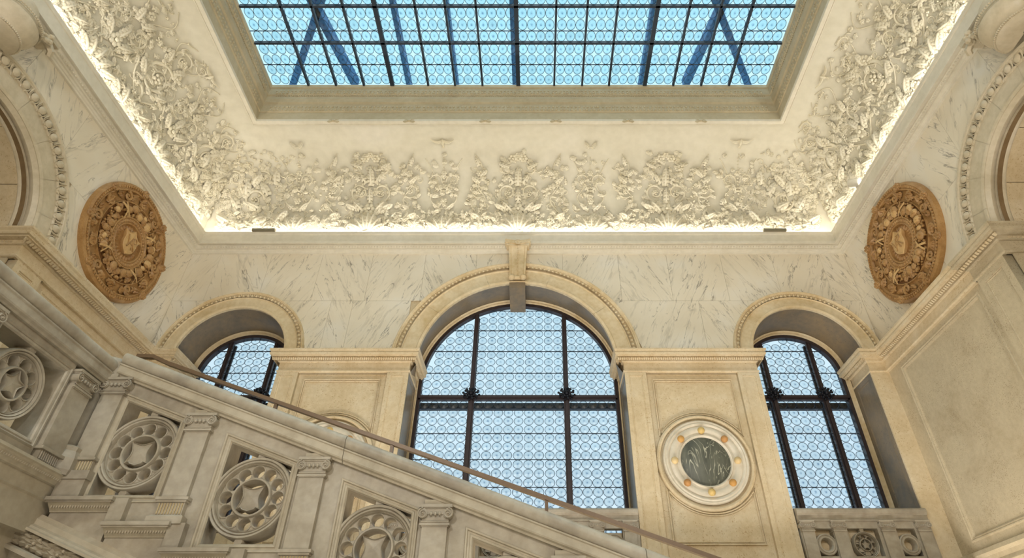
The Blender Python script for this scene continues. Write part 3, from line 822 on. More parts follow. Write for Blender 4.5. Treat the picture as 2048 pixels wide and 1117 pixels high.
# corner responds and side wall entablatures
for k, fm, X0, s_ in (('l', mleft, XL, 1), ('r', mright, XR, -1)):
    sd = {'l': 'left', 'r': 'right'}[k]
    xj = -6.96 if k == 'l' else 6.237
    cp = empty('corner_pier', (xj, 10, ZFLOOR), 'honey stone corner respond at the %s end of the window wall' % sd, 'pier')
    pr = impost()
    by = .05
    # plan polygon of the impost: from inside the opening, round the jamb corner, to the room corner, along the side wall to the break
    def plan(c):
        return [(xj-s_*(-(c-by)), YB+.75), (xj+s_*(c-by), YB-c), (X0+s_*(c+.03), YB-c)] if False else [(xj+s_*(c-by), YB+.75), (xj+s_*(c-by), YB-c), (X0+s_*(c+.06), YB-c), (X0+s_*(c+.06), 7.04)]
    rows = [[(x, y, z) for x, y in plan(c)] for c, z in pr[:-1]]
    rows.append([(X0, YB+.75, ZI), (X0, YB, ZI), (X0, YB, ZI), (X0, 7.1, ZI)])
    MB().grid(rows).ob('impost', GOLD, cp)
    dentils(7.12, YB-.2, lambda a, c, z: (X0+s_*c, a, z), .225, ZI-.205, ZI-.145, cp, GOLD, .05)
    dentils(YB-.1, YB+.7, lambda a, c, z: (xj+s_*(c-by), a, z), .165, ZI-.205, ZI-.145, cp, GOLD)
    # jamb shaft
    lo, hi = sorted((xj, X0))
    MB().box(lo, hi, YB-.05, YB+.03, ZFLOOR, ZI-.4).ob('shaft', GOLD, cp)
    f2 = (lambda a, c, z: (xj+s_*c, a, z))
    sunk(cp, YB-.02, YB+.66, 2.6, ZI-.42, f2, .003, GREYM, 'jamb_panel', 1.5, m=.09)
    # side wall field with frame
    fr = empty('wall_panel', fm(8.4, 0, ZFLOOR), 'large framed %s panel on the %s side wall below the impost' % ('speckled travertine' if k == 'r' else 'pale stone', sd), 'wall panel')
    f0, f1 = 7.12, 9.60
    fmat = PITTED if k == 'r' else GOLD
    ring_ = [(0, .06), (.015, .075), (.03, .075), (.04, .06), (.055, .065), (.065, .06), (.075, .035), (.085, .03)]
    zb_, zt_ = 2.2, ZI-.50
    inst('panel_border', plate('panel_border', rect(7.1, YB, ZFLOOR, ZI-.38), [rect(f0+.1, f1, zb_, zt_)], -.06, .02, fmat, map=lambda x, y, z: fm(x, -y, z)), (0, 0, 0), fr)
    cor = lambda q: [(f0+.1+q, zb_+q), (f1-q, zb_+q), (f1-q, zt_-q), (f0+.1+q, zt_-q)]
    MB().grid([[fm(a, c, z) for a, z in cor(q)] for q, c in ring_], True).ob('frame_moulding', fmat, fr)
    MB().box(f0+.1, f1, -.02, .03, zb_, zt_).map(fm).ob('panel_field', fmat, fr)
    # dado moulding near the floor of the gallery
    run([(0, 1.78), (.10, 1.78), (.12, 1.84), (.09, 1.90), (.10, 1.96), (.14, 2.0), (.12, 2.06), (.07, 2.08), (0, 2.1)], 7.1, YB-.06, fm).ob('dado_moulding', fmat, fr)
    # projecting pilaster beside the side arch, with impost breaking forward
    A = sidearch[k]
    pp = empty('arch_pilaster', fm(6.8, 0, ZFLOOR), 'stone pilaster carrying the big arch on the %s wall' % sd, 'pilaster')
    aj = A['cx']+A['ri']+.02; ae = 7.08
    PR2 = [(c+.07, z) for c, z in pr[:-1]]
    def plan2(c): return [(X0+s_*0, ae+(c-by)*.6), (X0+s_*c, ae+(c-by)*.6), (X0+s_*c, aj-(c-by)), (X0-s_*2.2, aj-(c-by))]
    rows = [[(x, y, z) for x, y in plan2(c)] for c, z in PR2]+[[(X0, ae, ZI), (X0, ae, ZI), (X0, aj, ZI), (X0-s_*2.2, aj, ZI)]]
    MB().grid(rows).ob('impost', GOLD if k == 'l' else PITTED, pp)
    dentils(aj-.2, ae+.1, lambda a, c, z: (X0+s_*c, a, z), .235, ZI-.205, ZI-.145, pp, GOLD, .06)
    dentils(0, 2.2, lambda a, c, z: (X0-s_*a, aj-(c-.12), z), .235, ZI-.205, ZI-.145, pp, GOLD, .06)
    sunk(pp, aj, ae, 1.0, ZI-.42, fm, .12, PITTED if k == 'r' else GOLD, 'shaft', ZFLOOR, d=.02, m=.11)
    # opposite pilaster of the arch
    ao = A['cx']-A['ri']-.02
    p3 = empty('arch_pilaster', fm(ao-.25, 0, ZFLOOR), 'stone pilaster at the near side of the big %s arch' % sd, 'pilaster')
    sunk(p3, ao-.5, ao, 1.0, ZI-.42, fm, .12, GOLD, 'shaft', ZFLOOR, d=.02, m=.11)
    run([(c+.07, z) for c, z in pr], ao-.6, ao+.08, fm).ob('impost', GOLD, p3)

# ------------------------------------------------------------------ terracotta medallions
def leafmesh(mb, L, Wd, H, lobes=4, rot=0, ox=0, oz=0, oy=0, n=9, curl=.5):
    cr, sr_ = cos(rot), sin(rot)
    def P(x, z, h): return (ox+x*cr+z*sr_, oy-max(h, 0), oz-x*sr_+z*cr)
    def hm(s): return H*(.30+.55*sin(pi*min(1, s))**.8)+curl*H*s**3
    if lobes < 2:      # plain laurel-like leaf
        rows = []
        for i in range(n+1):
            s = i/n; wv = Wd*sin(pi*min(1, s*.9+.08))**.8; h = hm(s)
            rows.append([P(j*wv, L*s, h*(1-.7*abs(j)**1.4)+(.15*H if j == 0 else 0)) for j in (-1, -.5, 0, .5, 1)])
        return mb.grid(rows)
    def leaflet(x0, z0, h0, ang, ln, wd, h1):
        dx, dz = sin(ang), cos(ang)
        v = [P(x0, z0, h0*.8), P(x0+dx*ln*.5+dz*wd*.5, z0+dz*ln*.5-dx*wd*.5, h0*.45), P(x0+dx*ln*.5, z0+dz*ln*.5, h0*1.05+H*.12),
             P(x0+dx*ln*.5-dz*wd*.5, z0+dz*ln*.5+dx*wd*.5, h0*.45), P(x0+dx*ln, z0+dz*ln, h1)]
        mb.add(v, [(0, 1, 2), (0, 2, 3), (1, 4, 2), (2, 4, 3)])
    k = lobes
    for i in range(k):
        s = (i+.35)/(k+.3); env = sin(pi*min(1, s*.75+.22))**.8
        for sd in (-1, 1): leaflet(0, L*s*.92, hm(s), sd*(1.15-.55*s), Wd*1.5*env, L*1.55/k, hm(s)*.35)
    leaflet(0, L*.72, hm(.85), 0, L*.30, Wd*.7, hm(1.)*.9)
    rib = [(s, hm(s)) for s in (0, .3, .6, .85)]
    w_ = Wd*.5
    mb.add([P(q*w_*(1-.6*s), L*s, h*(.7 if q else 1.25)+(0 if q else H*.12)) for s, h in rib for q in (-1, 0, 1)],
           [(3*i+j, 3*i+j+1, 3*i+j+4, 3*i+j+3) for i in range(3) for j in range(2)])
    return mb
def flat_scroll(mb, R, turns, r0, r1, cx=0, cz=0, start=0, hand=1, n=34, y=0):
    pts = []; rad = []
    for i in range(n+1):
        t = i/n; th = start+hand*turns*2*pi*t; r = R*(1-t)**.9+.02*R
        pts.append((cx+r*cos(th), y-(r0+(r1-r0)*t)*.7, cz+r*sin(th))); rad.append(r0+(r1-r0)*t)
    return mb.tube(pts, rad, 5)
def medallion(k, fm, sd):
    cy, cz = 8.22, 6.98; R = 1.10
    base = fm(cy, 0, cz)
    p = empty('terracotta_medallion', base, 'round brown terracotta medallion with fruit wreath and shield on the %s wall' % sd, 'medallion', None)
    flip = -1 if k == 'l' else 1     # so that writing reads the right way round
    def F(x, y, z): return fm(cy+(x if k == 'l' else -x), -y*.78, cz+z)
    G = lambda mb, nm, mat, par=p, sm=True: mb.map(F).ob(nm, mat, par, smooth=sm)
    G(MB().lathe([(0, -.05), (.80, -.05), (.97, -.05), (1.0, -.05)], 64), 'backing_disc', TERRAM)
    rim = G(MB().lathe([(.94, -.06), (.955, -.11), (.975, -.115), (.985, -.10), (1.05, -.13), (1.09, -.10), (1.10, -.05), (1.10, 0)], 72), 'outer_rim', TERRA)
    mb = MB()
    for i in range(110):
        a = 2*pi*i/110; mb.ball((1.02*cos(a), -.13, 1.02*sin(a)), .026, 5, 3, sc=(.8, 1, 1.2))
    tag(G(mb, 'carved_rim_beads', TERRA, rim), kind='stuff')
    for i in range(8):
        a = 2*pi*i/8+.2
        mb = MB().ball((1.03*cos(a), -.12, 1.03*sin(a)), .075, 12, 6, sc=(1, .6, 1))
        for j in range(6):
            b = 2*pi*j/6; mb.ball((1.03*cos(a)+.05*cos(b), -.155, 1.03*sin(a)+.05*sin(b)), .027, 6, 4)
        G(mb, 'rim_rosette', TERRA)
    # foliage scroll ring
    for i in range(12):
        a = 2*pi*i/12+.1; mb = MB(); s_ = 1 if i % 2 else -1
        flat_scroll(mb, .09, 1.4, .034, .018, .85*cos(a), .85*sin(a), a, s_, 20, y=-.07)
        leafmesh(mb, .17, .05, .10, 3, -a+pi/2+s_*1.2, .84*cos(a+.13), .84*sin(a+.13), -.05, 5)
        leafmesh(mb, .15, .045, .10, 3, -a+pi/2-s_*1.0, .82*cos(a-.12), .82*sin(a-.12), -.05, 5)
        G(mb, 'foliage_scroll', TERRA)
    G(MB().lathe([(.735, -.05), (.745, -.09), (.76, -.095), (.77, -.05)], 64), 'middle_moulding', TERRA)
    G(MB().lathe([(.47, -.05), (.74, -.055)], 48), 'wreath_ground', TERRAD)
    rnd = random.Random(5)
    for i in range(34):          # large fruits of the wreath
        a = 2*pi*i/26; rr = .605+rnd.uniform(-.05, .05); r = rnd.uniform(.05, .09)
        if abs((a/(pi/2)+.5) % 1-.0) < .12: continue
        mb = MB().ball((rr*cos(a), -.11, rr*sin(a)), r, 10, 6, sc=(1, .8, rnd.uniform(.8, 1.2)))
        mb.ball((rr*cos(a)+r*.3, -.11-r*.78, rr*sin(a)-r*.2), r*.15, 5, 3)
        G(mb, 'fruit', TERRAL if rnd.random() < .25 else TERRA)
    mb = MB()
    for i in range(300):
        a = rnd.uniform(0, 2*pi); rr = rnd.choice((.50, .69, .6))+rnd.uniform(-.035, .035)
        mb.ball((rr*cos(a), -.08-rnd.uniform(0, .05), rr*sin(a)), rnd.uniform(.016, .034), 5, 3)
    tag(G(mb, 'berries_and_nuts', TERRA), kind='stuff')
    mb = MB()
    for i in range(40):
        a = rnd.uniform(0, 2*pi); leafmesh(mb, .13, .045, .05, 3, rnd.uniform(0, 6.3), .6*cos(a), .6*sin(a), -.07, 5)
    tag(G(mb, 'wreath_leaves', TERRA), kind='stuff')
    for a in (pi*.25, pi*.75, pi*1.25, pi*1.75):
        ca, sa = cos(a), sin(a)
        for s_ in (-1, 1):
            rows = []
            for i in range(7):
                t = i/6; rr = .47+.27*t; off = s_*(-.06+.12*t)
                c0 = (rr*ca-off*sa, rr*sa+off*ca); y = -.13-.05*sin(pi*t)
                rows.append([(c0[0]-.035*ca*0-(-sa)*.03*-1, y, c0[1]-.03*ca), (c0[0], y-.01, c0[1]), (c0[0]-sa*.03, y, c0[1]+.03*ca)])
            G(MB().grid(rows), 'ribbon', TERRAL)
    # fluted inner ring
    G(MB().lathe([(.33, -.03), (.345, -.10), (.36, -.11), (.375, -.09), (.445, -.10), (.455, -.125), (.475, -.125), (.485, -.05)], 64), 'inner_ring', TERRA)
    mb = MB()
    for i in range(44):
        a = 2*pi*i/44; mb.ball((.41*cos(a), -.10, .41*sin(a)), .032, 6, 4, sc=(1, .7, 1))
    tag(G(mb, 'flute_band', TERRA), kind='stuff')
    G(MB().lathe([(0, -.02), (.34, -.02)], 40), 'shield_ground', TERRAD)
    mb = MB()
    for i in range(26):
        a = 2*pi*i/26; leafmesh(mb, .09, .03, .05, 1, -a-pi/2, .33*cos(a), .33*sin(a), -.03, 5)
    tag(G(mb, 'inner_leaf_fringe', TERRA), kind='stuff')
    # shield
    half = [(0, .27), (.03, .235), (.07, .19), (.12, .165), (.17, .16), (.215, .17), (.20, .13), (.175, .09), (.165, .04), (.17, -.02), (.165, -.08), (.14, -.14), (.10, -.185), (.05, -.22), (0, -.255)]
    sh = half+[(-x, z) for x, z in half[-2:0:-1]]
    rows = [[(x*s1, y, z*s1) for x, z in sh] for s1, y in ((.82, -.05), (.96, -.11), (1., -.145), (.95, -.160), (.9, -.148), (.45, -.172), (.02, -.180))]
    shd = G(MB().grid(rows, True), 'shield', TERRAL)
    # interlaced monogram strokes V A R
    st = [[(-.11, .09), (-.05, -.09), (.01, .09)], [(-.07, -.11), (-.01, .08), (.05, -.11)], [(-.045, -.03), (.03, -.03)], [(.03, -.09), (.03, .11), (.09, .10), (.10, .05), (.03, .01), (.11, -.10)]]
    mb = MB()
    for s_ in st: mb.tube([(x*1.15, -.176, z*1.15) for x, z in s_], .013, 5)
    G(mb, 'monogram', TERRA, shd, False)
medallion('l', mleft, 'left'); medallion('r', mright, 'right')

# ------------------------------------------------------------------ plaster relief of the cove
LARC = 2.95
def CV(x, y, z):
    """x along the wall, z = distance up the cove, -y = height off the surface; local back-wall frame (wall plane at y=0)"""
    t = pi/2*z/LARC; h = -y
    ny, nz = -BC*cos(t), -AC*sin(t); l_ = sqrt(ny*ny+nz*nz)
    return (x, -AC*(1-cos(t))+h*ny/l_, Z0+BC*sin(t)+h*nz/l_)
SIDES = {'back': (0, (0, YB), 1), 'left': (pi/2, (XL, 0), ASIDE/AC), 'right': (-pi/2, (XR, 0), ASIDE/AC)}
parts_count = {}
def put(name, me, side, u):
    ang, (ox, oy), k = SIDES[side]
    if side == 'back': loc = (u, YB, 0); 
    elif side == 'left': loc = (XL, u, 0)
    else: loc = (XR, u, 0)
    o = inst(name, me, loc, ceil, rot=(0, 0, ang), scale=(1 if side != 'right' else 1, k, 1))
    parts_count[name] = parts_count.get(name, 0)+1
    return o
_cache = {}
def leafM(L, Wd, H, v, rot, lobes=4, dx=0):
    key = ('l', round(L, 2), round(Wd, 2), round(H, 2), round(v, 2), round(rot, 2), lobes, round(dx, 2))
    if key not in _cache:
        mb = MB(); leafmesh(mb, L, Wd, H, lobes, rot, dx, v, 0, 9); _cache[key] = mb.map(CV).mesh('acanthus_leaf', RELIEF, 'soft')
    return _cache[key]
def scrollM(R, turns, r0, v, start, hand, dx=0, ros=True):
    key = ('s', R, turns, r0, v, start, hand, dx)
    if key not in _cache:
        mb = MB(); flat_scroll(mb, R, turns, r0, r0*.5, dx, v, start, hand, 38)
        # lobed leafage along the outside of the scroll
        for i in range(7):
            t = i/7*.55; th = start+hand*turns*2*pi*t; r = R*(1-t)**.9
            leafmesh(mb, R*.42, R*.15, R*.22, 2, pi/2-th-hand*.9, dx+r*cos(th), v+r*sin(th), 0, 5)
        if ros:
            for j in range(5):
                b = 2*pi*j/5; mb.ball((dx+R*.2*cos(b), -R*.14, v+R*.2*sin(b)), R*.13, 6, 4, sc=(1, .8, 1))
            mb.ball((dx, -R*.25, v), R*.11, 6, 4)
        _cache[key] = mb.map(CV).mesh('scroll', RELIEF, 'soft')
    return _cache[key]
def stemM(pts, r0, r1):
    mb = MB()
    n = 24; P = []
    k = len(pts)-1
    for i in range(n+1):
        t = i/n*k; a = min(int(t), k-1); f = t-a
        p0 = pts[max(a-1, 0)]; p1 = pts[a]; p2 = pts[a+1]; p3 = pts[min(a+2, k)]
        q = [.5*((2*p1[d])+(-p0[d]+p2[d])*f+(2*p0[d]-5*p1[d]+4*p2[d]-p3[d])*f*f+(-p0[d]+3*p1[d]-3*p2[d]+p3[d])*f**3) for d in (0, 1)]
        P.append((q[0], -r0*.7, q[1]))
    mb.tube(P, [r0+(r1-r0)*i/n for i in range(n+1)], 5)
    return mb
def flowerM(v, r, dx=0):
    key = ('f', v, r, dx)
    if key not in _cache:
        mb = MB()
        for j in range(6):
            b = 2*pi*j/6; mb.ball((dx+r*.62*cos(b), -r*.35, v+r*.62*sin(b)), r*.42, 7, 4, sc=(1, .6, 1))
        mb.ball((dx, -r*.6, v), r*.32, 7, 4)
        _cache[key] = mb.map(CV).mesh('flower', RELIEF, True)
    return _cache[key]
def birdM(v, sp):
    key = ('b', v, sp)
    if key not in _cache:
        mb = MB()
        mb.tube([(0, -.05, v-.10), (0, -.07, v-.03), (0, -.07, v+.03), (0, -.06, v+.08)], [.015, .035, .03, .018], 7)
        for s_ in (-1, 1):
            rows = []
            for i in range(8):
                t = i/7; x = s_*(.02+sp*t); zc_ = v+.04+.05*t-.05*sin(pi*t); wd = .07*(1-t)**.7+.008
                rows.append([(x, -.03-.05*t, zc_+.02), (x, -.05-.05*t, zc_-wd*.4), (x, -.03-.05*t, zc_-wd)])
            mb.grid(rows)
        for j in (-1, 0, 1): mb.tube([(0, -.04, v-.08), (j*.03, -.03, v-.17)], [.012, .008], 4)
        _cache[key] = mb.map(CV).mesh('bird', RELIEF, True)
    return _cache[key]
LEAF, SCR = 'acanthus_leaf', 'scroll'
stuff = {s_: MB() for s_ in SIDES}
def small(side, u, v, rng, n, du, dv, L=(.09, .17)):
    """small loose leaves and berries, joined per side"""
    for _ in range(int(n*1.9)):
        a = u+rng.uniform(-du, du); b = v+rng.uniform(-dv, dv)
        mb = MB()
        if rng.random() < .65: leafmesh(mb, rng.uniform(*L), rng.uniform(.03, .055), rng.uniform(.04, .08), 3, rng.uniform(-2.2, 2.2), 0, b, 0, 5)
        elif rng.random() < .5:
            for j in range(4): mb.ball((rng.uniform(-.04, .04), -.03, b+rng.uniform(-.04, .04)), rng.uniform(.015, .03), 5, 3)
        else: flat_scroll(mb, rng.uniform(.05, .1), 1.2, .014, .008, 0, b, rng.uniform(0, 6), rng.choice((-1, 1)), 12)
        mb.map(CV); mb.v = [(x+a, y, z) for x, y, z in mb.v]
        stuff[side].add(mb.v, mb.f)
def motifA(side, u, rng, s=1.):
    for i, a in enumerate((-1.25, -.75, -.32, 0, .32, .75, 1.25)):
        put(LEAF, leafM(.38-.07*abs(a), .085, .12, .34, a, 5, .10*a), side, u)
    for s_ in (-1, 1):
        put(SCR, scrollM(.21, 1.6, .032, 1.18, (pi*1.5 if s_ > 0 else pi*1.5), s_, s_*.24), side, u)
        put(SCR, scrollM(.13, 1.4, .022, 1.74, pi*1.3 if s_ > 0 else pi*1.7, s_, s_*.28), side, u)
        put(LEAF, leafM(.34, .07, .12, .74, s_*.85, 4, s_*.12), side, u)
        put(LEAF, leafM(.30, .06, .12, .80, s_*1.25, 4, s_*.26), side, u)
        put(LEAF, leafM(.26, .055, .10, 1.38, s_*.55, 3, s_*.10), side, u)
        put(LEAF, leafM(.30, .05, .11, 1.76, s_*1.15, 4, s_*.20), side, u)
        put('flower', flowerM(1.98, .105, s_*.12), side, u)
        put('flower', flowerM(1.90, .07, s_*.27), side, u)
    put('flower', flowerM(.80, .13), side, u)
    put(LEAF, leafM(.36, .06, .13, .92, 0, 5), side, u)
    put(LEAF, leafM(.46, .075, .14, 1.32, 0, 6), side, u)
    put('flower', flowerM(2.06, .08), side, u)
    small(side, u, 1.1, rng, 34, .55, .6); small(side, u, 1.9, rng, 12, .42, .22)
def motifB(side, u, rng, top):
    for a in (-1.1, -.6, 0, .6, 1.1): put(LEAF, leafM(.30-.03*abs(a), .07, .10, .36, a, 5, .09*a), side, u)
    for s_ in (-1, 1):
        put(SCR, scrollM(.15, 1.5, .020, 1.46, pi*1.1 if s_ > 0 else pi*1.9, -s_, s_*.20), side, u)
        put(LEAF, leafM(.26, .05, .08, .78, s_*.9, 4, s_*.05), side, u)
        put(LEAF, leafM(.22, .045, .07, 1.18, s_*.4, 3, s_*.04), side, u)
        mb = stemM([(s_*.05, .75), (s_*.30, 1.05), (s_*.14, 1.35), (s_*.30, 1.75), (s_*.42, 1.98)], .018, .008)
        mb.map(CV); mb.v = [(x+u, y, z) for x, y, z in mb.v]; stuff[side].add(mb.v, mb.f)
    put('flower', flowerM(1.62, .07), side, u); put('flower', flowerM(.98, .08), side, u)
    mb = MB()
    for i in range(6): mb.ball((0, -.02, 1.15+i*.07), .028, 5, 3)
    for i in range(4): mb.ball((0, -.02, 1.75+i*.08), .02, 5, 3)
    mb.map(CV); mb.v = [(x+u, y, z) for x, y, z in mb.v]; stuff[side].add(mb.v, mb.f)
    if top == 'bird': put('bird', birdM(2.42, .24), side, u)
    else:
        for s_ in (-1, 1): put(LEAF, leafM(.22, .04, .08, 2.24, s_*.55, 4, s_*.03), side, u)
    small(side, u, .95, rng, 20, .4, .5); small(side, u, 1.8, rng, 7, .36, .3)
def motifC(side, u, hand, rng):
    mb = stemM([(hand*.2, .6), (-hand*.12, 1.0), (hand*.10, 1.4), (-hand*.05, 1.75), (hand*.12, 2.1)], .024, .009)
    mb.map(CV); mb.v = [(x+u, y, z) for x, y, z in mb.v]; stuff[side].add(mb.v, mb.f)
    put(SCR, scrollM(.17, 1.6, .024, 1.22, pi*1.2 if hand > 0 else pi*1.8, hand, hand*.05), side, u)
    put(SCR, scrollM(.12, 1.5, .02, .88, pi*.5, -hand, -hand*.12), side, u)
    put(LEAF, leafM(.26, .06, .10, 1.40, hand*.9, 4), side, u)
    put(LEAF, leafM(.24, .055, .10, 1.55, -hand*.8, 4), side, u)
    put(LEAF, leafM(.26, .045, .09, 1.80, hand*.35, 4, hand*.02), side, u)
    put(LEAF, leafM(.22, .06, .12, .62, hand*1.3, 4), side, u)
    put('flower', flowerM(1.62, .08, hand*.02), side, u)
    small(side, u, 1.2, rng, 22, .3, .55)
rg = random.Random(3)
for X in (-3.80, -.43, 2.94): motifA('back', X, rg)
for X, tp in ((-5.45, 'crest'), (-2.13, 'bird'), (1.22, 'crest'), (4.60, 'bird')): motifB('back', X, rg, tp)
for X, h_ in ((-4.68, 1), (-2.93, 1), (-1.30, -1), (.42, 1), (2.06, -1), (3.80, 1)): motifC('back', X, h_, rg)
# dense corners and bottom row
for X, sd in ((-6.45, 1), (5.6, -1)):
    for j in range(9):
        put(LEAF, leafM(.34, .08, .15, (.5, .8, 1.1, 1.35)[j % 4], (-1.2, -.5, .2, .8, 1.3)[j % 5]*sd, 4), 'back', X+sd*(-.45+.13*j))
    put(SCR, scrollM(.24, 1.6, .035, 1.0, 0., sd, 0), 'back', X); put(SCR, scrollM(.17, 1.6, .03, 1.5, 2., -sd, .1), 'back', X+.1)
    put(SCR, scrollM(.17, 1.6, .03, 1.5, 2., -sd, .1), 'back', X-.55*sd)
    put('flower', flowerM(1.25, .12), 'back', X-.3*sd)
    put('flower', flowerM(1.75, .08), 'back', X+.2*sd)
    small('back', X, 1.1, rg, 60, .65, .75); small('back', X, 1.8, rg, 18, .5, .35)
for X in (XL+.5, XR-.5): small('back', X, .8, rg, 34, .22, .4)
x = XL+.45
while x < XR-.4:
    small('back', x, .50, rg, 5, .1, .14, (.12, .2)); x += .16
# side walls
for side in ('left', 'right'):
    h_ = 1 if side == 'left' else -1
    for y, kind in ((8.75, 'S'), (7.75, 'T'), (6.75, 'S'), (5.75, 'T'), (4.8, 'S')):
        if kind == 'S':
            put(SCR, scrollM(.34, 1.9, .036, 1.25, 1.0, h_, 0), side, y); put(SCR, scrollM(.16, 1.6, .024, 2.25, 2.0, h_, .3), side, y)
            put(SCR, scrollM(.22, 1.6, .030, 1.95, 3.6, -h_, .1), side, y-.1*h_)
            put(SCR, scrollM(.20, 1.6, .030, .72, 2.6, -h_, -.1), side, y)
            for a, v in ((-1.2, .45), (-.5, .4), (.3, .4), (1.0, .5), (.9, 1.0), (-1., 1.1), (.4, 1.6), (-.6, 1.65)):
                put(LEAF, leafM(.30, .070, .11, v, a, 5, .25*a), side, y)
            put('flower', flowerM(1.62, .11, .2), side, y)
        else:
            for a, v in ((-1.2, .4), (-.6, .4), (0, .4), (.6, .4), (1.2, .4), (-.8, .9), (.8, .9), (0, 1.0), (-.4, 1.5), (.5, 1.5)):
                put(LEAF, leafM(.31, .070, .12, v, a, 5, .15*a), side, y)
            put(SCR, scrollM(.18, 1.6, .028, 1.35, 4., h_, .24), side, y)
            put(SCR, scrollM(.18, 1.6, .028, 1.35, 5.4, -h_, -.24), side, y)
            put('flower', flowerM(.95, .13), side, y); put('flower', flowerM(1.80, .09), side, y)
        for s_ in (-1, 1):
            mb = stemM([(s_*.1, .7), (s_*.45, 1.1), (s_*.1, 1.6), (s_*.35, 2.1), (s_*.1, 2.4)], .022, .008)
            mb.map(CV); mb.v = [(q+y, yy, z) for q, yy, z in mb.v]; stuff[side].add(mb.v, mb.f)
        small(side, y, 1.1, rg, 46, .5, .65); small(side, y, 2.0, rg, 9, .45, .3)
    for j in range(8):
        put(LEAF, leafM(.34, .08, .15, (.5, .8, 1.1, 1.35)[j % 4], (-1.2, -.5, .2, .8, 1.3)[j % 5]*h_, 4), side, 9.45-.1*j)
    put(SCR, scrollM(.20, 1.6, .032, 1.1, 1., h_, 0), side, 9.35)
    small(side, 9.3, 1.0, rg, 50, .4, .65)
    small(side, 9.6, .8, rg, 34, .22, .4)
    put('bird', birdM(2.40, .24), side, 7.2)
    y = 3.6
    while y < YB-.4: small(side, y, .50, rg, 5, .1, .14, (.12, .2)); y += .16
for side, mb in stuff.items():
    me = mb.mesh('small_foliage_relief', RELIEF, 'soft')
    ang, (ox, oy), k = SIDES[side]
    loc = (0, YB, 0) if side == 'back' else (XL, 0, 0) if side == 'left' else (XR, 0, 0)
    # x coordinate of the mesh is the along-wall position
    if side == 'right':
        for v in me.vertices: v.co.x = -v.co.x
    o = inst('small_foliage_relief', me, loc, ceil, rot=(0, 0, ang), scale=(1, k, 1)); tag(o, kind='stuff')
print('relief parts', parts_count)

# ------------------------------------------------------------------ skylight
sk = empty('skylight', (XC, TY1, ZG), 'rectangular leaded skylight of blue crown-glass roundels in dark bars', 'skylight')
SX0, SX1, SY0, SY1 = TX0+.155, TX1-.155, TY0+.155, TY1-.155
MB().add([(SX0, SY0, ZG), (SX1, SY0, ZG), (SX1, SY1, ZG), (SX0, SY1, ZG)], [(0, 1, 2, 3)]).ob('field_glass', GF_S, sk)
bars = [538, 610.6, 666, 722, 779, 851, 905, 960, 1032, 1104, 1160, 1214, 1285.7, 1343, 1399, 1455, 1530]
bx = [(b-1074)/1190*13.70 for b in bars]; s0 = (SX1-SX0-.02)/(bx[-1]-bx[0]); bx = [SX0+.01+(b-bx[0])*s0 for b in bx]
for i, b in enumerate(bx[1:-1]):
    t = .045 if i+1 in (4, 8, 12) else .022
    MB().box(b-t, b+t, SY0, SY1, ZG-.05, ZG+.03).ob('glazing_bar', LEAD, sk)
by_ = [SY1, 7.276, 6.446, 5.42, 4.6, 3.6, 2.6, 1.6, .6, -.4, -1.4, SY0]
for b in by_[1:-1]: MB().box(SX0, SX1, b-.022, b+.022, ZG-.05, ZG+.03).ob('cross_bar', LEAD, sk)
ncol = [4, 3, 3, 3, 4, 3, 3, 4, 4, 3, 3, 4, 3, 3, 3, 4]
nrow = [4, 3, 4]
RS = None
rows_ = 0
cache_r = {}
cells = []
for r in range(3):
    y1, y0 = by_[r]-.02, by_[r+1]+.02; ry = (y1-y0)/nrow[r]
    for c in range(16):
        x0, x1 = bx[c]+.03, bx[c+1]-.03; rx = (x1-x0)/ncol[c]
        for j in range(nrow[r]):
            for i in range(ncol[c]): cells.append((r*10+j, x0+rx*(i+.5), y1-ry*(j+.5), min(rx, .205), ry))
cells.sort(key=lambda q: q[0])
RSM = roundel_mesh('skylight_roundel', .1, .1, GR_S, 'z')
for k_, me_ in (('x', RSM),):
    pass
mb = MB(); src = [tuple(v.co) for v in RSM.vertices]; fs = [tuple(p.vertices) for p in RSM.polygons]; ms = [p.material_index for p in RSM.polygons]
# the skylight roundels are lit from above: radial tint in their own plane
cut = [q for q in cells if q[2] > 6.44]
per = {}
cnt = 0
cut.sort(key=lambda q: (abs(q[1]-XC) > 99, q[2]), reverse=True)
for rowi, x, y, rx, ry in cut:
    if cnt < 298:
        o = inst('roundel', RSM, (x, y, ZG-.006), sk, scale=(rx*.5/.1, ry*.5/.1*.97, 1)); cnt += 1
    else: per.setdefault('j', []).append((x, y, rx, ry))
for q in cells:
    if q[2] <= 6.44: per.setdefault('j', []).append(q[1:])
for x, y, rx, ry in per.get('j', []):
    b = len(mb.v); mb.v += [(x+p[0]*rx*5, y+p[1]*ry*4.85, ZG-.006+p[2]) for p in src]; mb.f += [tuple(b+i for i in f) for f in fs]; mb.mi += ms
jm = mb.mesh('joined_roundels', [GR_S, LEAD]); add_rad(jm, len(per['j']), 0); tag(inst('joined_roundels', jm, (0, 0, 0), sk), kind='stuff')
for r in range(3):
    y1, y0 = by_[r], by_[r+1]; q = 2 if nrow[r] != 3 else 1
    yy = y1+(y0-y1)*q/nrow[r]
    MB().box(SX0, SX1, yy-.006, yy+.006, ZG-.02, ZG+.005).ob('tie_wire', LEAD, sk)
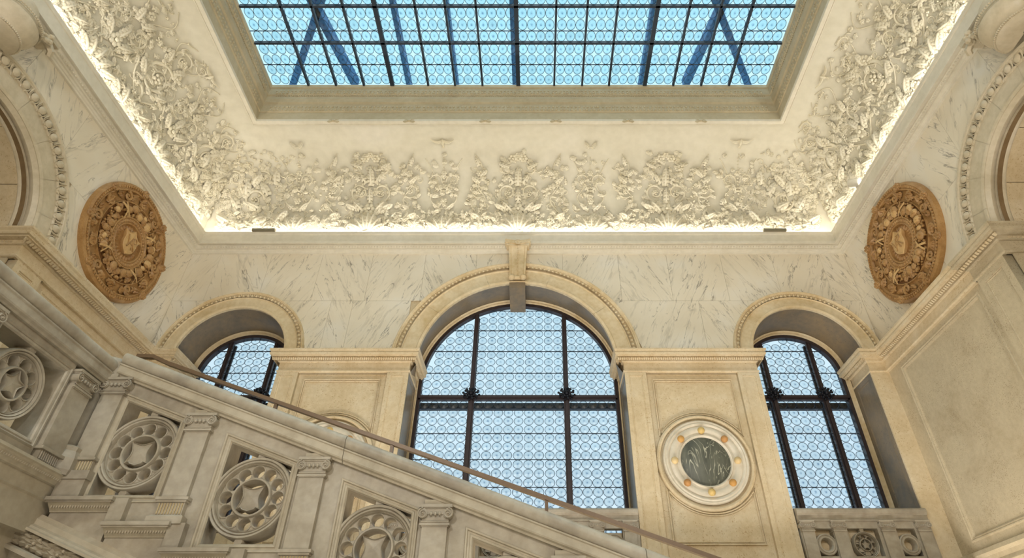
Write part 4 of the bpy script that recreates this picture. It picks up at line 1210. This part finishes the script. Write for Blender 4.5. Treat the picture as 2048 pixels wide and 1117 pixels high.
# steel roof frame above the glass
rf = empty('roof_truss', (XC, 3, 12.7), 'blue-grey steel roof frame seen through the skylight glass', 'roof frame')
ZB = 12.75
def beam(p0, p1, wd=.10):
    a = Vector(p0); b = Vector(p1); t = (b-a).normalized(); n_ = Vector((-t.y, t.x, 0))*wd; u_ = Vector((0, 0, .12))
    MB().add([a-n_-u_, a+n_-u_, a+n_+u_, a-n_+u_, b-n_-u_, b+n_-u_, b+n_+u_, b-n_+u_], [(0, 1, 2, 3), (4, 5, 6, 7), (0, 1, 5, 4), (2, 3, 7, 6), (0, 3, 7, 4), (1, 2, 6, 5)]).ob('rafter', BEAM, rf)
for x in (bx[4]+.18, bx[8]-.12, bx[12]+.08, bx[6]-.1):
    beam((x, -2, ZB), (x, 9.3, ZB), .05)
beam((SX0+.1, 8.9, ZB), (SX0+2.2, 5.5, ZB), .08); beam((SX0+1.65, 8.9, ZB), (SX0+.95, 5.5, ZB), .08)
beam((SX1-.1, 8.9, ZB), (SX1-2.2, 5.5, ZB), .08); beam((SX1-1.65, 8.9, ZB), (SX1-.95, 5.5, ZB), .08)
beam((SX0, -2.9, ZB), (SX1, -2.9, ZB), .1)
beam((SX0, 9.3, ZB-.1), (SX1, 9.3, ZB-.1), .1)

# ------------------------------------------------------------------ fixtures on the cornice
for x, wch in ((-5.96, 'left'), (5.185, 'right')):
    p = empty('cornice_spotlight_bar', (x, YB-.25, ZW+.45), 'slim taupe metal light bar on the back cornice near the %s corner' % wch, 'light fixture')
    MB().box(x-.245, x+.245, YB-.29, YB-.22, ZW+.445, ZW+.50).ob('housing', FIXT, p)
    MB().add([(x-.245, YB-.29, ZW+.50), (x+.245, YB-.29, ZW+.50), (x+.23, YB-.16, ZW+.56), (x-.23, YB-.16, ZW+.56)], [(0, 1, 2, 3)]).ob('shade', FIXT, p)
sp = empty('round_spotlight', (XR-.24, 8.42, ZW+.45), 'round cream spotlight standing on the right cornice', 'light fixture')
m1 = MB().lathe([(0, -.10), (.085, -.10), (.092, -.09), (.092, .10), (.0, .10)], 24)
R_ = Matrix.Rotation(radians(40), 4, 'Z') @ Matrix.Rotation(radians(28), 4, 'X')
m1.map(lambda x, y, z: tuple(R_ @ Vector((x, y, z)))).ob('lamp_can', WHITE, sp, (XR-.26, 8.42, ZW+.57), True)
m2 = MB().lathe([(.05, -.107), (.075, -.112), (.085, -.10)], 24)
m2.map(lambda x, y, z: tuple(R_ @ Vector((x, y, z)))).ob('lamp_rim', CORN, sp, (XR-.26, 8.42, ZW+.57), True)
MB().box(-.03, .03, -.03, .03, 0, .1).ob('bracket', WHITE, sp, (XR-.22, 8.42, ZW+.44))

# ------------------------------------------------------------------ balustrade parts
def ionic(wd, h, d, nm='capital'):
    """front faces -y, top at z=0, centred on x=0, from y=0 (front) back to d"""
    mb = MB()
    mb.box(-wd/2, wd/2, -.02, d, -h*.14, 0); mb.box(-wd*.47, wd*.47, -.01, d, -h*.2, -h*.14)
    mb.box(-wd*.40, wd*.40, .0, d, -h*.46, -h*.2)
    r = h*.25
    for s_ in (-1, 1):
        cx = s_*(wd/2-r*.75); cz = -h*.42
        mb.tube([(cx, -.012, cz), (cx, d, cz)], r*.93, 12)
        pts = [(cx+s_*-1*(-1)*0+r*(1-.85*i/22)*cos(pi/2-s_*(-1)*(-1)*i/22*3.6*pi*1)*1, -.018, cz+r*(1-.85*i/22)*sin(pi/2-s_*(-1)*(-1)*i/22*3.6*pi)) for i in range(23)]
        mb.tube(pts, [r*.15*(1-.4*i/22) for i in range(23)], 5)
        mb.ball((cx, -.025, cz), r*.2, 6, 4)
    for i in range(3): mb.ball(((i-1)*wd*.13, -.012, -h*.44), wd*.055, 6, 4, sc=(1, .8, 1.3))
    mb.box(-wd*.40, wd*.40, .008, d, -h*.72, -h*.46)
    mb.tube([(-wd*.42, .0, -h*.78), (wd*.42, .0, -h*.78)], h*.045, 6); mb.box(-wd*.42, wd*.42, .0, d, -h*.86, -h*.75)
    mb.box(-wd*.45, wd*.45, -.01, d, -h*.95, -h*.86); mb.box(-wd*.41, wd*.41, 0, d, -h, -h*.95)
    return mb.mesh(nm, STAIRM, True)
def tracery_set(R, nf, star, th):
    """dictionary of meshes for a pierced roundel of radius R: rim, tracery plate, inner ring, boss"""
    r_in = R*.80; rh = R*.635; rf = rh*sin(pi/nf)*(.90 if nf > 10 else .82); rc = R*.42
    rim = MB().lathe([(R*.80, th), (R*.80, .02), (R*.815, .0), (R*.84, .012), (R*.86, -.012), (R*.89, -.018), (R*.91, -.002), (R*.925, -.02), (R*.97, -.024), (R, -.0), (R, th), (R*.8, th)], 56).mesh('rim', STAIRM, True)
    holes = [circ(rh*cos(2*pi*i/nf), rh*sin(2*pi*i/nf), rf, 16) for i in range(nf)]
    tr = plate('tracery', circ(0, 0, r_in*1.01, 56), holes+[circ(0, 0, rc, 40)], .03, th-.02, STAIRM, bevel=.004)
    rr = MB()
    for i in range(nf):
        a = 2*pi*i/nf
        pts = [(rh*cos(a)+rf*1.12*cos(a-1.9+3.8*j/12), .026, rh*sin(a)+rf*1.12*sin(a-1.9+3.8*j/12)) for j in range(13)]
        rr.tube(pts, R*.018, 5)
    foil = rr.mesh('foil_beads', STAIRM, True)
    ring = MB().lathe([(rc*.98, th-.02), (rc*.98, .02), (rc*1.03, .0), (rc*1.12, .0), (rc*1.18, .02), (rc*1.18, .05)], 40).mesh('inner_ring', STAIRM, True)
    # star / shield boss with concave sides
    pts = []
    for i in range(star):
        a0 = 2*pi*i/star+(pi/4 if star == 4 else pi/2); a1 = 2*pi*(i+1)/star+(pi/4 if star == 4 else pi/2)
        P = (rc*cos(a0), rc*sin(a0)); Q = (rc*cos(a1), rc*sin(a1)); m_ = ((P[0]+Q[0])/2, (P[1]+Q[1])/2)
        dep = .70 if star == 4 else .68
        for j in range(8):
            t = j/8; q = 4*t*(1-t)
            k_ = 1-(1-dep)*q
            x_, z_ = P[0]+(Q[0]-P[0])*t, P[1]+(Q[1]-P[1])*t
            if star == 4 and i == 2 and .2 < t < .8: k_ = 1+.18*(1-abs(t-.5)/.3)
            pts.append((x_*k_, z_*k_))
    rows = [[(x_*s1, y_, z_*s1) for x_, z_ in pts] for s1, y_ in ((.97, th-.03), (.99, .02), (.96, .0), (.91, .004), (.89, .018), (.45, .012), (.02, .01))]
    boss = MB().grid(rows, True).mesh('shield_boss', STAIRM, True)
    return dict(rim=rim, tracery=tr, foil_beads=foil, inner_ring=ring, shield_boss=boss)
def put_roundel(parent, T, loc, rot=None, mf=None):
    # the pierced roundel is a part; its pieces are sub-parts
    r = inst('tracery_roundel', T['rim'], loc, parent, rot)
    for nm in ('tracery', 'foil_beads', 'inner_ring', 'shield_boss'):
        o = bpy.data.objects.new(nm, T[nm]); C.objects.link(o); o.parent = r
    return r

# ---- the stair balustrade (face towards the viewer at Y=6.2)
YS = 6.20; TH = .26
SL = -.3665
def zc(x): return 2.751+SL*(x+3.68)          # line of the capital tops
st = empty('stair_balustrade', (-1.5, YS, ZFLOOR), 'grey-white marble stair balustrade descending to the right with pierced roundels', 'balustrade')
X_END = 3.2
def raked(prof, x0, x1, nm, mat, parent, yb=YS+TH, sm=True):
    """profile (y, dz) swept along the rake"""
    mb = MB(); n = 1
    rows = [[(x, y, zc(x)+dz) for y, dz in prof] for x in (x0, x1)]
    mb.grid(rows); k = len(prof); mb.f += [tuple(range(k)), tuple(range(k, 2*k))]; mb.mi += [0, 0]
    return mb.ob(nm, mat, parent, smooth=sm)
def rollprof(cy, cz_, r, a0, a1, n=12, sz=1): return [(cy+r*cos(a0+(a1-a0)*i/n), cz_+sz*r*sin(a0+(a1-a0)*i/n)) for i in range(n+1)]
YC = YS+.13
rail_p = [(YS+TH+.03, .19)]+rollprof(YS+TH-.0, .275, .085, -pi/2, pi/2, 8)[1:]+[(YS+.13, .375)]+rollprof(YS+.02, .275, .085, pi/2, 3*pi/2, 14)
rail_l = [(YS+TH+.05, .05), (YS-.025, .05), (YS-.03, .07), (YS-.05, .085), (YS-.055, .10), (YS-.05, .175), (YS-.06, .185), (YS-.06, .20), (YS+TH+.05, .20)]
segs_ = [-4.86, -2.05, 1.05, X_END]
for i in range(3):
    raked(rail_p, segs_[i]+.003, segs_[i+1]-.003, 'coping_stone', STAIRM, st)
    raked(rail_l, segs_[i]+.003, segs_[i+1]-.003, 'under_rail', STAIRD, st, sm=False)
PX = [-3.68+1.31*i for i in range(6)]; PX = [-4.99, -3.68, -2.33, -1.01, .30, 1.61, 2.9]
CAPM = ionic(.33, .21, TH+.04)
TS = tracery_set(.415, 12, 4, .20)
for i, x in enumerate(PX[1:], 1):
    z1 = zc(x)
    sh = inst('pilaster', MB().box(-.125, .125, 0, .12, -.92, -.19).box(-.14, .14, .0, .12, -.92, -.90).mesh('pilaster', STAIRM), (x, YS-.05, z1), st)
    inst('capital', CAPM, (x, YS-.06, z1), sh)
    b = MB()
    b.box(-.165, .165, -.03, .12, -.935, -.905); b.box(-.15, .15, -.02, .12, -.955, -.935)
    b.box(-.135, .135, .0, .12, -1.08, -.955)
    b.box(-.15, .15, -.02, .12, -1.10, -1.08); b.box(-.18, .18, -.045, .14, -1.17, -1.10)
    b.add([(-.18, -.045, -1.10), (.18, -.045, -1.10), (.15, -.02, -1.08), (-.15, -.02, -1.08)], [(0, 1, 2, 3)])
    inst('pilaster_base', b.mesh('pilaster_base', STAIRM), (x, YS-.05, z1), sh)
    b = MB()
    for j in range(9): b.tube([(-.115+.0287*j, -.004, -1.07), (-.115+.0287*j, -.004, -.965)], .009, 5)
    inst('base_fluting', b.mesh('base_fluting', FLUTE), (x, YS-.05, z1), sh)
    inst('dado_block', MB().box(-.125, .125, .0, .12, -.19, .06).mesh('dado_block', STAIRD), (x, YS-.02, z1), sh)
for i in range(len(PX)-1):
    xa, xb = PX[i]+.165, PX[i+1]-.165
    if i == 0: xa = -4.83
    xm = PX[i+1]-.66+.07; 
    xm = (PX[i]+PX[i+1])/2+.09 if i else -4.22
    ctr = zc((PX[i]+PX[i+1])/2)-.63 if i else 2.346
    if i: xm = (PX[i]+PX[i+1])/2+.085
    za = zc(PX[i]+.0)
    zbot = ctr-.46
    f0, f1 = xa+.10, xb-.06
    o0, o1 = xa+.22, xb-.09
    fr = lambda q, dz=0: [(o0-q, zbot-q), (o1+q, zbot-q), (o1+q, zc(o1+q)-.17+q), (o0-q, zc(o0-q)-.17+q)]
    outer = [(xa-.1, zbot-.14), (xb+.1, zbot-.14), (xb+.1, zc(xb+.1)+.05), (xa-.1, zc(xa-.1)+.05)]
    fo = inst('panel_frame', plate('panel_frame', outer, [fr(0)], YS+.01, YS+TH, STAIRM), (0, 0, 0), st)
    mb = MB()
    qs = [(0, YS+.012), (.012, YS-.004), (.03, YS-.008), (.038, YS+.004), (.055, YS+.002), (.062, YS-.014), (.078, YS-.016), (.085, YS+.01)]
    mb.grid([[(a, y, b) for a, b in fr(q)] for q, y in qs], True); mb.ob('frame_moulding', STAIRD, fo)
    cx_ = (o0+o1)/2
    put_roundel(st, TS, (cx_, YS+.03, ctr))
    zt = zc(cx_)-.17
    MB().box(cx_-.04, cx_+.04, YS+.04, YS+.19, ctr+.39, zt+.03).lathe([(0, -.02), (.04, -.02), (.048, 0), (.048, .14), (0, .14)], 14, (cx_, YS+.05, ctr+.415+(zt-ctr-.415)*.5), sz=1.2).ob('roundel_lug', STAIRM, st, smooth=True)
    MB().box(cx_-.04, cx_+.04, YS+.04, YS+.19, zbot-.01, ctr-.39).lathe([(0, -.02), (.04, -.02), (.048, 0), (.048, .14), (0, .14)], 14, (cx_, YS+.05, ctr-.435), sz=.8).ob('roundel_lug', STAIRM, st, smooth=True)
# stepped plinth with tread ledges
sp_ = empty('stair_string', (-3, YS, ZFLOOR), 'stepped marble stair string with carved tread ledges below the balustrade', 'stair string')
for k in range(14):
    xr = -4.243+.655*k; xl = xr-.655; zt = 1.835-.2400*k
    if zt < -1: break
    tr = MB().box(xl-.02, xr, YS-.13, YS+1.9, zt-.035, zt).box(xl-.01, xr-.012, YS-.115, YS+1.8, zt-.05, zt-.035).ob('tread_ledge', STAIRM, sp_)
    run([(0, zt-.125), (.015, zt-.125), (.02, zt-.115), (.03, zt-.105), (.085, zt-.06), (.095, zt-.05), (0, zt-.05)], xl, xr-.03, lambda a, c, z: (a, YS+.0-c, z)).ob('ledge_moulding', STAIRD, tr)
    mb = MB()
    for j in range(22):
        a = xl+.02+(xr-xl-.06)*(j+.5)/22; mb.ball((a, YS-.062, zt-.085), .014, 5, 3, sc=(.7, 1, 1.4))
    tag(mb.ob('carved_ledge_band', STAIRD, tr), kind='stuff')
    MB().box(xl, xr-.03, YS-.0, YS+.3, zt-.42, zt-.05).ob('riser_block', STAIRM, sp_)
    # plinth block standing on the ledge end
    MB().box(xr-.03, xr+.13, YS-.075, YS+.05, zt-.24, zt-.002).ob('plinth_block', STAIRM, sp_)
    MB().box(xl+.11, xr-.03, YS-.0, YS+.28, zt, zt+(.24 if k % 2 else .05)).ob('plinth_panel', STAIRM, sp_)
# raking string mouldings and laurel band
def rk(prof, x0, x1, nm, mat, off=0, sm=False):
    rows = [[(x, y, 1.69+SL*(x+4.958)+dz) for y, dz in prof] for x in (x0, x1)]
    mb = MB().grid(rows); k = len(prof); mb.f += [tuple(range(k)), tuple(range(k, 2*k))]; mb.mi += [0, 0]
    return mb.ob(nm, mat, sp_, smooth=sm)
rk([(YS+.3, .0), (YS-.0, .0), (YS-.02, -.03), (YS-.04, -.05), (YS-.045, -.10), (YS-.08, -.12), (YS-.09, -.14), (YS-.12, -.15), (YS-.12, -.175), (YS+.3, -.175)], -7.4, 3.4, 'string_moulding', STAIRD)
rk([(YS+.3, -.17), (YS-.04, -.17), (YS-.06, -.25), (YS-.04, -.33), (YS+.3, -.33)], -7.4, 3.4, 'laurel_ground', STAIRD)
rk([(YS+.3, -.33), (YS-.10, -.33), (YS-.13, -.345), (YS-.13, -.38), (YS-.05, -.39), (YS-.03, -.46), (YS-.08, -.48), (YS-.08, -.56), (YS+.3, -.56)], -7.4, 3.4, 'lower_moulding', STAIRM)
rk([(YS+.3, -.56), (YS+.05, -.56), (YS+.05, -4.5), (YS+.3, -4.5)], -7.4, 3.4, 'string_wall', STAIRM)
rr_ = random.Random(9)
LB = MB()
for row_ in range(3):
    for j in range(150):
        x = -7.3+10.4*(j+.33*row_)/150; dz = -.205-.045*row_
        mb = MB(); leafmesh(mb, .12, .032, .05, 1, pi/2+.35+rr_.uniform(-.25, .25), 0, 0, 0, 4)
        LB.add([(a+x, b+YS-.045, c+1.69+SL*(x+4.958)+dz) for a, b, c in mb.v], mb.f)
        if (j+row_) % 4 == 0:
            t = MB().ball((x, YS-.08, 1.69+SL*(x+4.958)+dz), .02, 6, 4); LB.add(t.v, t.f)
tag(LB.ob('laurel_band', STAIRD, sp_, smooth=True), kind='stuff')

# ---- the landing balustrade (face towards +x at X=-4.95)
XLD = -4.95; ZLC = 3.06       # capital top
lb = empty('landing_balustrade', (XLD, 4.5, 2.1), 'cool grey marble balustrade of the landing at far left, running towards the viewer', 'balustrade')
def ml(a, c, z): return (XLD+c, a, z)      # c towards +x
def mlp(x, y, z): return (XLD-y, x, z)     # plates: x along Y, y front negative
run([(-.30, ZLC+.05), (.025, ZLC+.05), (.03, ZLC+.07), (.05, ZLC+.085), (.055, ZLC+.10), (.05, ZLC+.175), (.06, ZLC+.185), (.06, ZLC+.20), (-.30, ZLC+.20)], 1.6, YS+.02, ml, m1=0).ob('under_rail', STAIRM, lb)
run([(-.30, ZLC+.2)]+[(-.26-.085*cos(pi/2-a), ZLC+.285+.085*sin(a-pi/2)) for a in [pi*i/8 for i in range(9)]]+[(-.13, ZLC+.385)]+[(-.02+.085*sin(a), ZLC+.285+.085*cos(a)) for a in [pi*i/12 for i in range(13)]], 1.6, YS-.02, ml).ob('coping_stone', STAIRM, lb, smooth=True)
# rounded corner coping joining both flights
mb = MB()
def dome(cx0, cy0, r, z0, h): mb.lathe([(r, 0), (r, .0)], 20)
rows = []
for i in range(7):
    a = pi/2*i/6; rows.append([(-5.06+(.215*cos(a)+.0)*cos(t)*1.15, YC+.0+(.215*cos(a))*sin(t)*1.1, 3.40+.115*sin(a)) for t in [2*pi*j/24 for j in range(24)]])
mb.grid([[(x, y, 3.30) for x, y, z in rows[0]]]+rows, True)
mb.ob('corner_coping', STAIRM, lb, smooth=True)
MB().box(-5.2, -4.84, YS-.04, YS+.3, 3.12, 3.30).box(-5.2, -4.82, YS-.06, YS+.3, 3.19, 3.24).ob('corner_block', STAIRM, lb)
for j, y in enumerate((5.85, 4.42, 3.0)):
    sh = inst('pilaster', MB().box(-.15, .15, 0, .12, -.86, -.19).mesh('pilaster', STAIRM), (XLD+.05, y, ZLC), lb, rot=(0, 0, pi/2))
    for nm, me in (('capital', CAPM),):
        o = bpy.data.objects.new(nm, me); C.objects.link(o); o.parent = sh; o.location = (0, -.01, 0)
    b = MB(); b.box(-.165, .165, -.03, .12, -.875, -.845); b.box(-.135, .135, .0, .12, -.97, -.875)
    for q in range(9): b.tube([(-.115+.0287*q, -.004, -.965), (-.115+.0287*q, -.004, -.885)], .009, 5)
    o = bpy.data.objects.new('pilaster_base', b.mesh('pilaster_base', STAIRM)); C.objects.link(o); o.parent = sh
# corner strips between the two pilasters
c0 = MB().box(-5.2, -4.94, YS-.06, YS+.28, 2.1, 3.06).ob('corner_shaft', STAIRM, lb)
sh = inst('pilaster', MB().box(-.12, .12, 0, .12, -.95, -.19).mesh('pilaster', STAIRM), (-4.79, YS-.05, 3.19), st)
o = bpy.data.objects.new('capital', CAPM); C.objects.link(o); o.parent = sh; o.location = (0, -.01, 0)
b = MB(); b.box(-.155, .155, -.03, .12, -.965, -.935); b.box(-.13, .13, .0, .12, -1.08, -.965); b.box(-.17, .17, -.045, .12, -1.17, -1.08); b.box(-.125, .155, -.03, .12, -1.36, -1.17)
o = bpy.data.objects.new('pilaster_base', b.mesh('pilaster_base', STAIRM)); C.objects.link(o); o.parent = sh
b = MB()
for q in range(9): b.tube([(-.115+.0287*q, -.004, -1.07), (-.115+.0287*q, -.004, -.975)], .009, 5)
o = bpy.data.objects.new('base_fluting', b.mesh('base_fluting', FLUTE)); C.objects.link(o); o.parent = sh
# base of the corner shaft
b = MB(); rows = []
for z, r in ((2.05, .15), (2.10, .17), (2.22, .17), (2.30, .14), (2.34, .15), (2.36, .12)):
    rows.append([(-4.97+r*cos(t), YS-.06+r*sin(t), z) for t in [2*pi*q/8+pi/8 for q in range(8)]])
b.grid(rows, True).ob('corner_shaft_base', STAIRM, lb)
TL = tracery_set(.34, 9, 5, .20)
for yc, half in ((5.13, .56), (3.70, .56)):
    o0, o1, z0_, z1_ = yc-half+.10, yc+half-.10, 2.24, 2.98
    fo = inst('panel_frame', plate('panel_frame', rect(yc-half, yc+half, 2.07, ZLC+.06), [rect(o0, o1, z0_, z1_)], .01, TH, STAIRM, map=mlp), (0, 0, 0), lb)
    mb = MB(); R4 = lambda q: [(o0-q, z0_-q), (o1+q, z0_-q), (o1+q, z1_+q), (o0-q, z1_+q)]
    mb.grid([[mlp(a, y-YS, b) for a, b in R4(q)] for q, y in ((0, YS+.012), (.012, YS-.004), (.03, YS-.008), (.038, YS+.004), (.055, YS-.012), (.07, YS+.01))], True); mb.ob('frame_moulding', STAIRM, fo)
    put_roundel(lb, TL, (XLD-.03, yc, 2.60), (0, 0, pi/2))
    for zz in (2.965, 2.25):
        MB().lathe([(0, -.02), (.04, -.02), (.05, 0), (.05, .14), (0, .14)], 14).map(lambda x, y, z: (-y, x, z)).ob('roundel_lug', STAIRM, lb, (XLD-.05, yc, zz), True)
# landing slab with its cornice
ls = empty('landing_slab', (XLD, 4.5, 1.5), 'stone landing slab with carved edge cornice at lower left', 'landing')
lp = [(-.3, 2.075), (.09, 2.075), (.095, 2.045), (.08, 2.035), (.075, 2.02), (.05, 1.99), (.03, 1.965), (.03, 1.955), (.0, 1.95), (-.005, 1.83), (.0, 1.815), (-.02, 1.80), (-.05, 1.73), (-.10, 1.68), (-.105, 1.65), (-.13, 1.645), (-.13, 1.50), (-.3, 1.5)]
run(lp, 1.4, YS+.1, ml).ob('edge_cornice', STAIRD, ls)
mb = MB()
for j in range(150):
    y = 1.6+4.6*(j+.5)/150; mb.ball((.058, y, 2.005), .016, 5, 3, sc=(1, .7, 1.2))
tag(mb.map(lambda x, y, z: (XLD+x, y, z)).ob('carved_edge_band', STAIRD, ls), kind='stuff')
MB().box(-7.4, XLD-.02, 1.4, YS+.3, 1.5, 2.07).ob('slab', STAIRD, ls)
MB().box(-7.4, XLD-.13, 1.4, YS+.02, ZFLOOR, 1.5).ob('supporting_wall', STAIRD, ls)
# upper landing continuing behind (between stair and window wall)
MB().box(-7.4, -4.9, YS+.3, 9.9, 1.9, 2.07).ob('upper_floor', STAIRD, ls)

# ---- bronze handrail
hr = empty('bronze_handrail', (-1.5, 6.45, 2.6), 'slim brown bronze handrail above the marble stair coping', 'handrail')
def hz_(x): return 3.566-.3492*(x+4.55)
pts = [(-4.93, 3.665), (-4.72, 3.655), (-4.5, hz_(-4.5)+.01), (2.6, hz_(2.6))]
mb = MB()
rows = [[(x, 6.42, z-.045), (x, 6.42, z), (x, 6.48, z), (x, 6.48, z-.045)] for x, z in pts]
mb.grid(rows, True); mb.ob('rail', BRONZE, hr)
for x in (-3.05, -1.62, .10, 1.75):
    MB().box(x-.018, x+.018, 6.43, 6.47, zc(x)+.20, hz_(x)-.03).ob('post', BRONZE, hr)

# ------------------------------------------------------------------ balconies in front of the windows
TBs = tracery_set(.195, 8, 5, .10)
CAPS = ionic(.235, .17, .16)
def balcony(x0, x1, posts, bays, label, zt=2.815):
    p = empty('window_balustrade', ((x0+x1)/2, 9.9, 1.9), label, 'balustrade')
    Yb = 9.90
    pr = [(-.2, zt-.10)]+[(-.10+.145*cos(a), zt-.05+.05*sin(a)) for a in [pi*i/12 for i in range(13)]][::-1]+[(.045, zt-.095), (.03, zt-.105), (.03, zt-.12), (.01, zt-.135), (.005, zt-.19), (.03, zt-.20), (.03, zt-.215), (-.2, zt-.215)]
    run(pr, x0, x1, lambda a, c, z: (a, Yb-c, z)).ob('coping_rail', STAIRM, p, smooth=False)
    zc_ = zt-.215
    holes = []
    zbt = 1.98
    for xb, kind in bays:
        hw = .24 if kind == 'b' else .145
        holes.append(rect(xb-hw, xb+hw, zbt+.1, zc_-.11))
    inst('panel_frame', plate('panel_frame', rect(x0, x1, zbt-.1, zc_), holes, Yb, Yb+.14, STAIRM), (0, 0, 0), p)
    for x in posts:
        s_ = inst('pilaster', MB().box(-.095, .095, 0, .05, zbt-.1-zc_, -.16).mesh('pilaster', STAIRM), (x, Yb-.035, zc_), p)
        o = bpy.data.objects.new('capital', CAPS); C.objects.link(o); o.parent = s_; o.location = (0, -.01, 0)
    for xb, kind in bays:
        zz = zc_-.35
        if kind == 'b':
            put_roundel(p, TBs, (xb, Yb+.02, zz))
            for s_ in (1, -1): MB().box(-.03, .03, 0, .1, 0, .06).ob('roundel_lug', STAIRM, p, (xb, Yb+.03, zz+(.19 if s_ > 0 else -.25)))
        else:
            MB().lathe([(.085, .12), (.085, .0), (.10, -.02), (.12, -.02), (.13, -.005), (.145, -.02), (.16, -.01), (.165, .02), (.165, .12)], 32).ob('ring', STAIRM, p, (xb, Yb+.01, zz), True)
    return p
balcony(4.16, 6.24, [4.27, 4.765, 5.525, 6.10], [(4.52, 's'), (5.14, 'b'), (5.82, 's')], 'small marble balustrade below the right window')
balcony(-2.38, 1.62, [-2.25, -1.75, -1.0, -.35, .35, .95, 1.47], [(-2.0, 's'), (-1.37, 'b'), (-.68, 'b'), (0., 's'), (.65, 'b'), (1.21, 's')], 'marble balustrade below the central window, mostly hidden by the stair')
gf = MB().box(-4.9, XR, 9.5, 10.0, 1.6, 1.84).ob('gallery_floor', STAIRD); tag(gf, 'stone gallery ledge along the foot of the window wall', 'ledge')
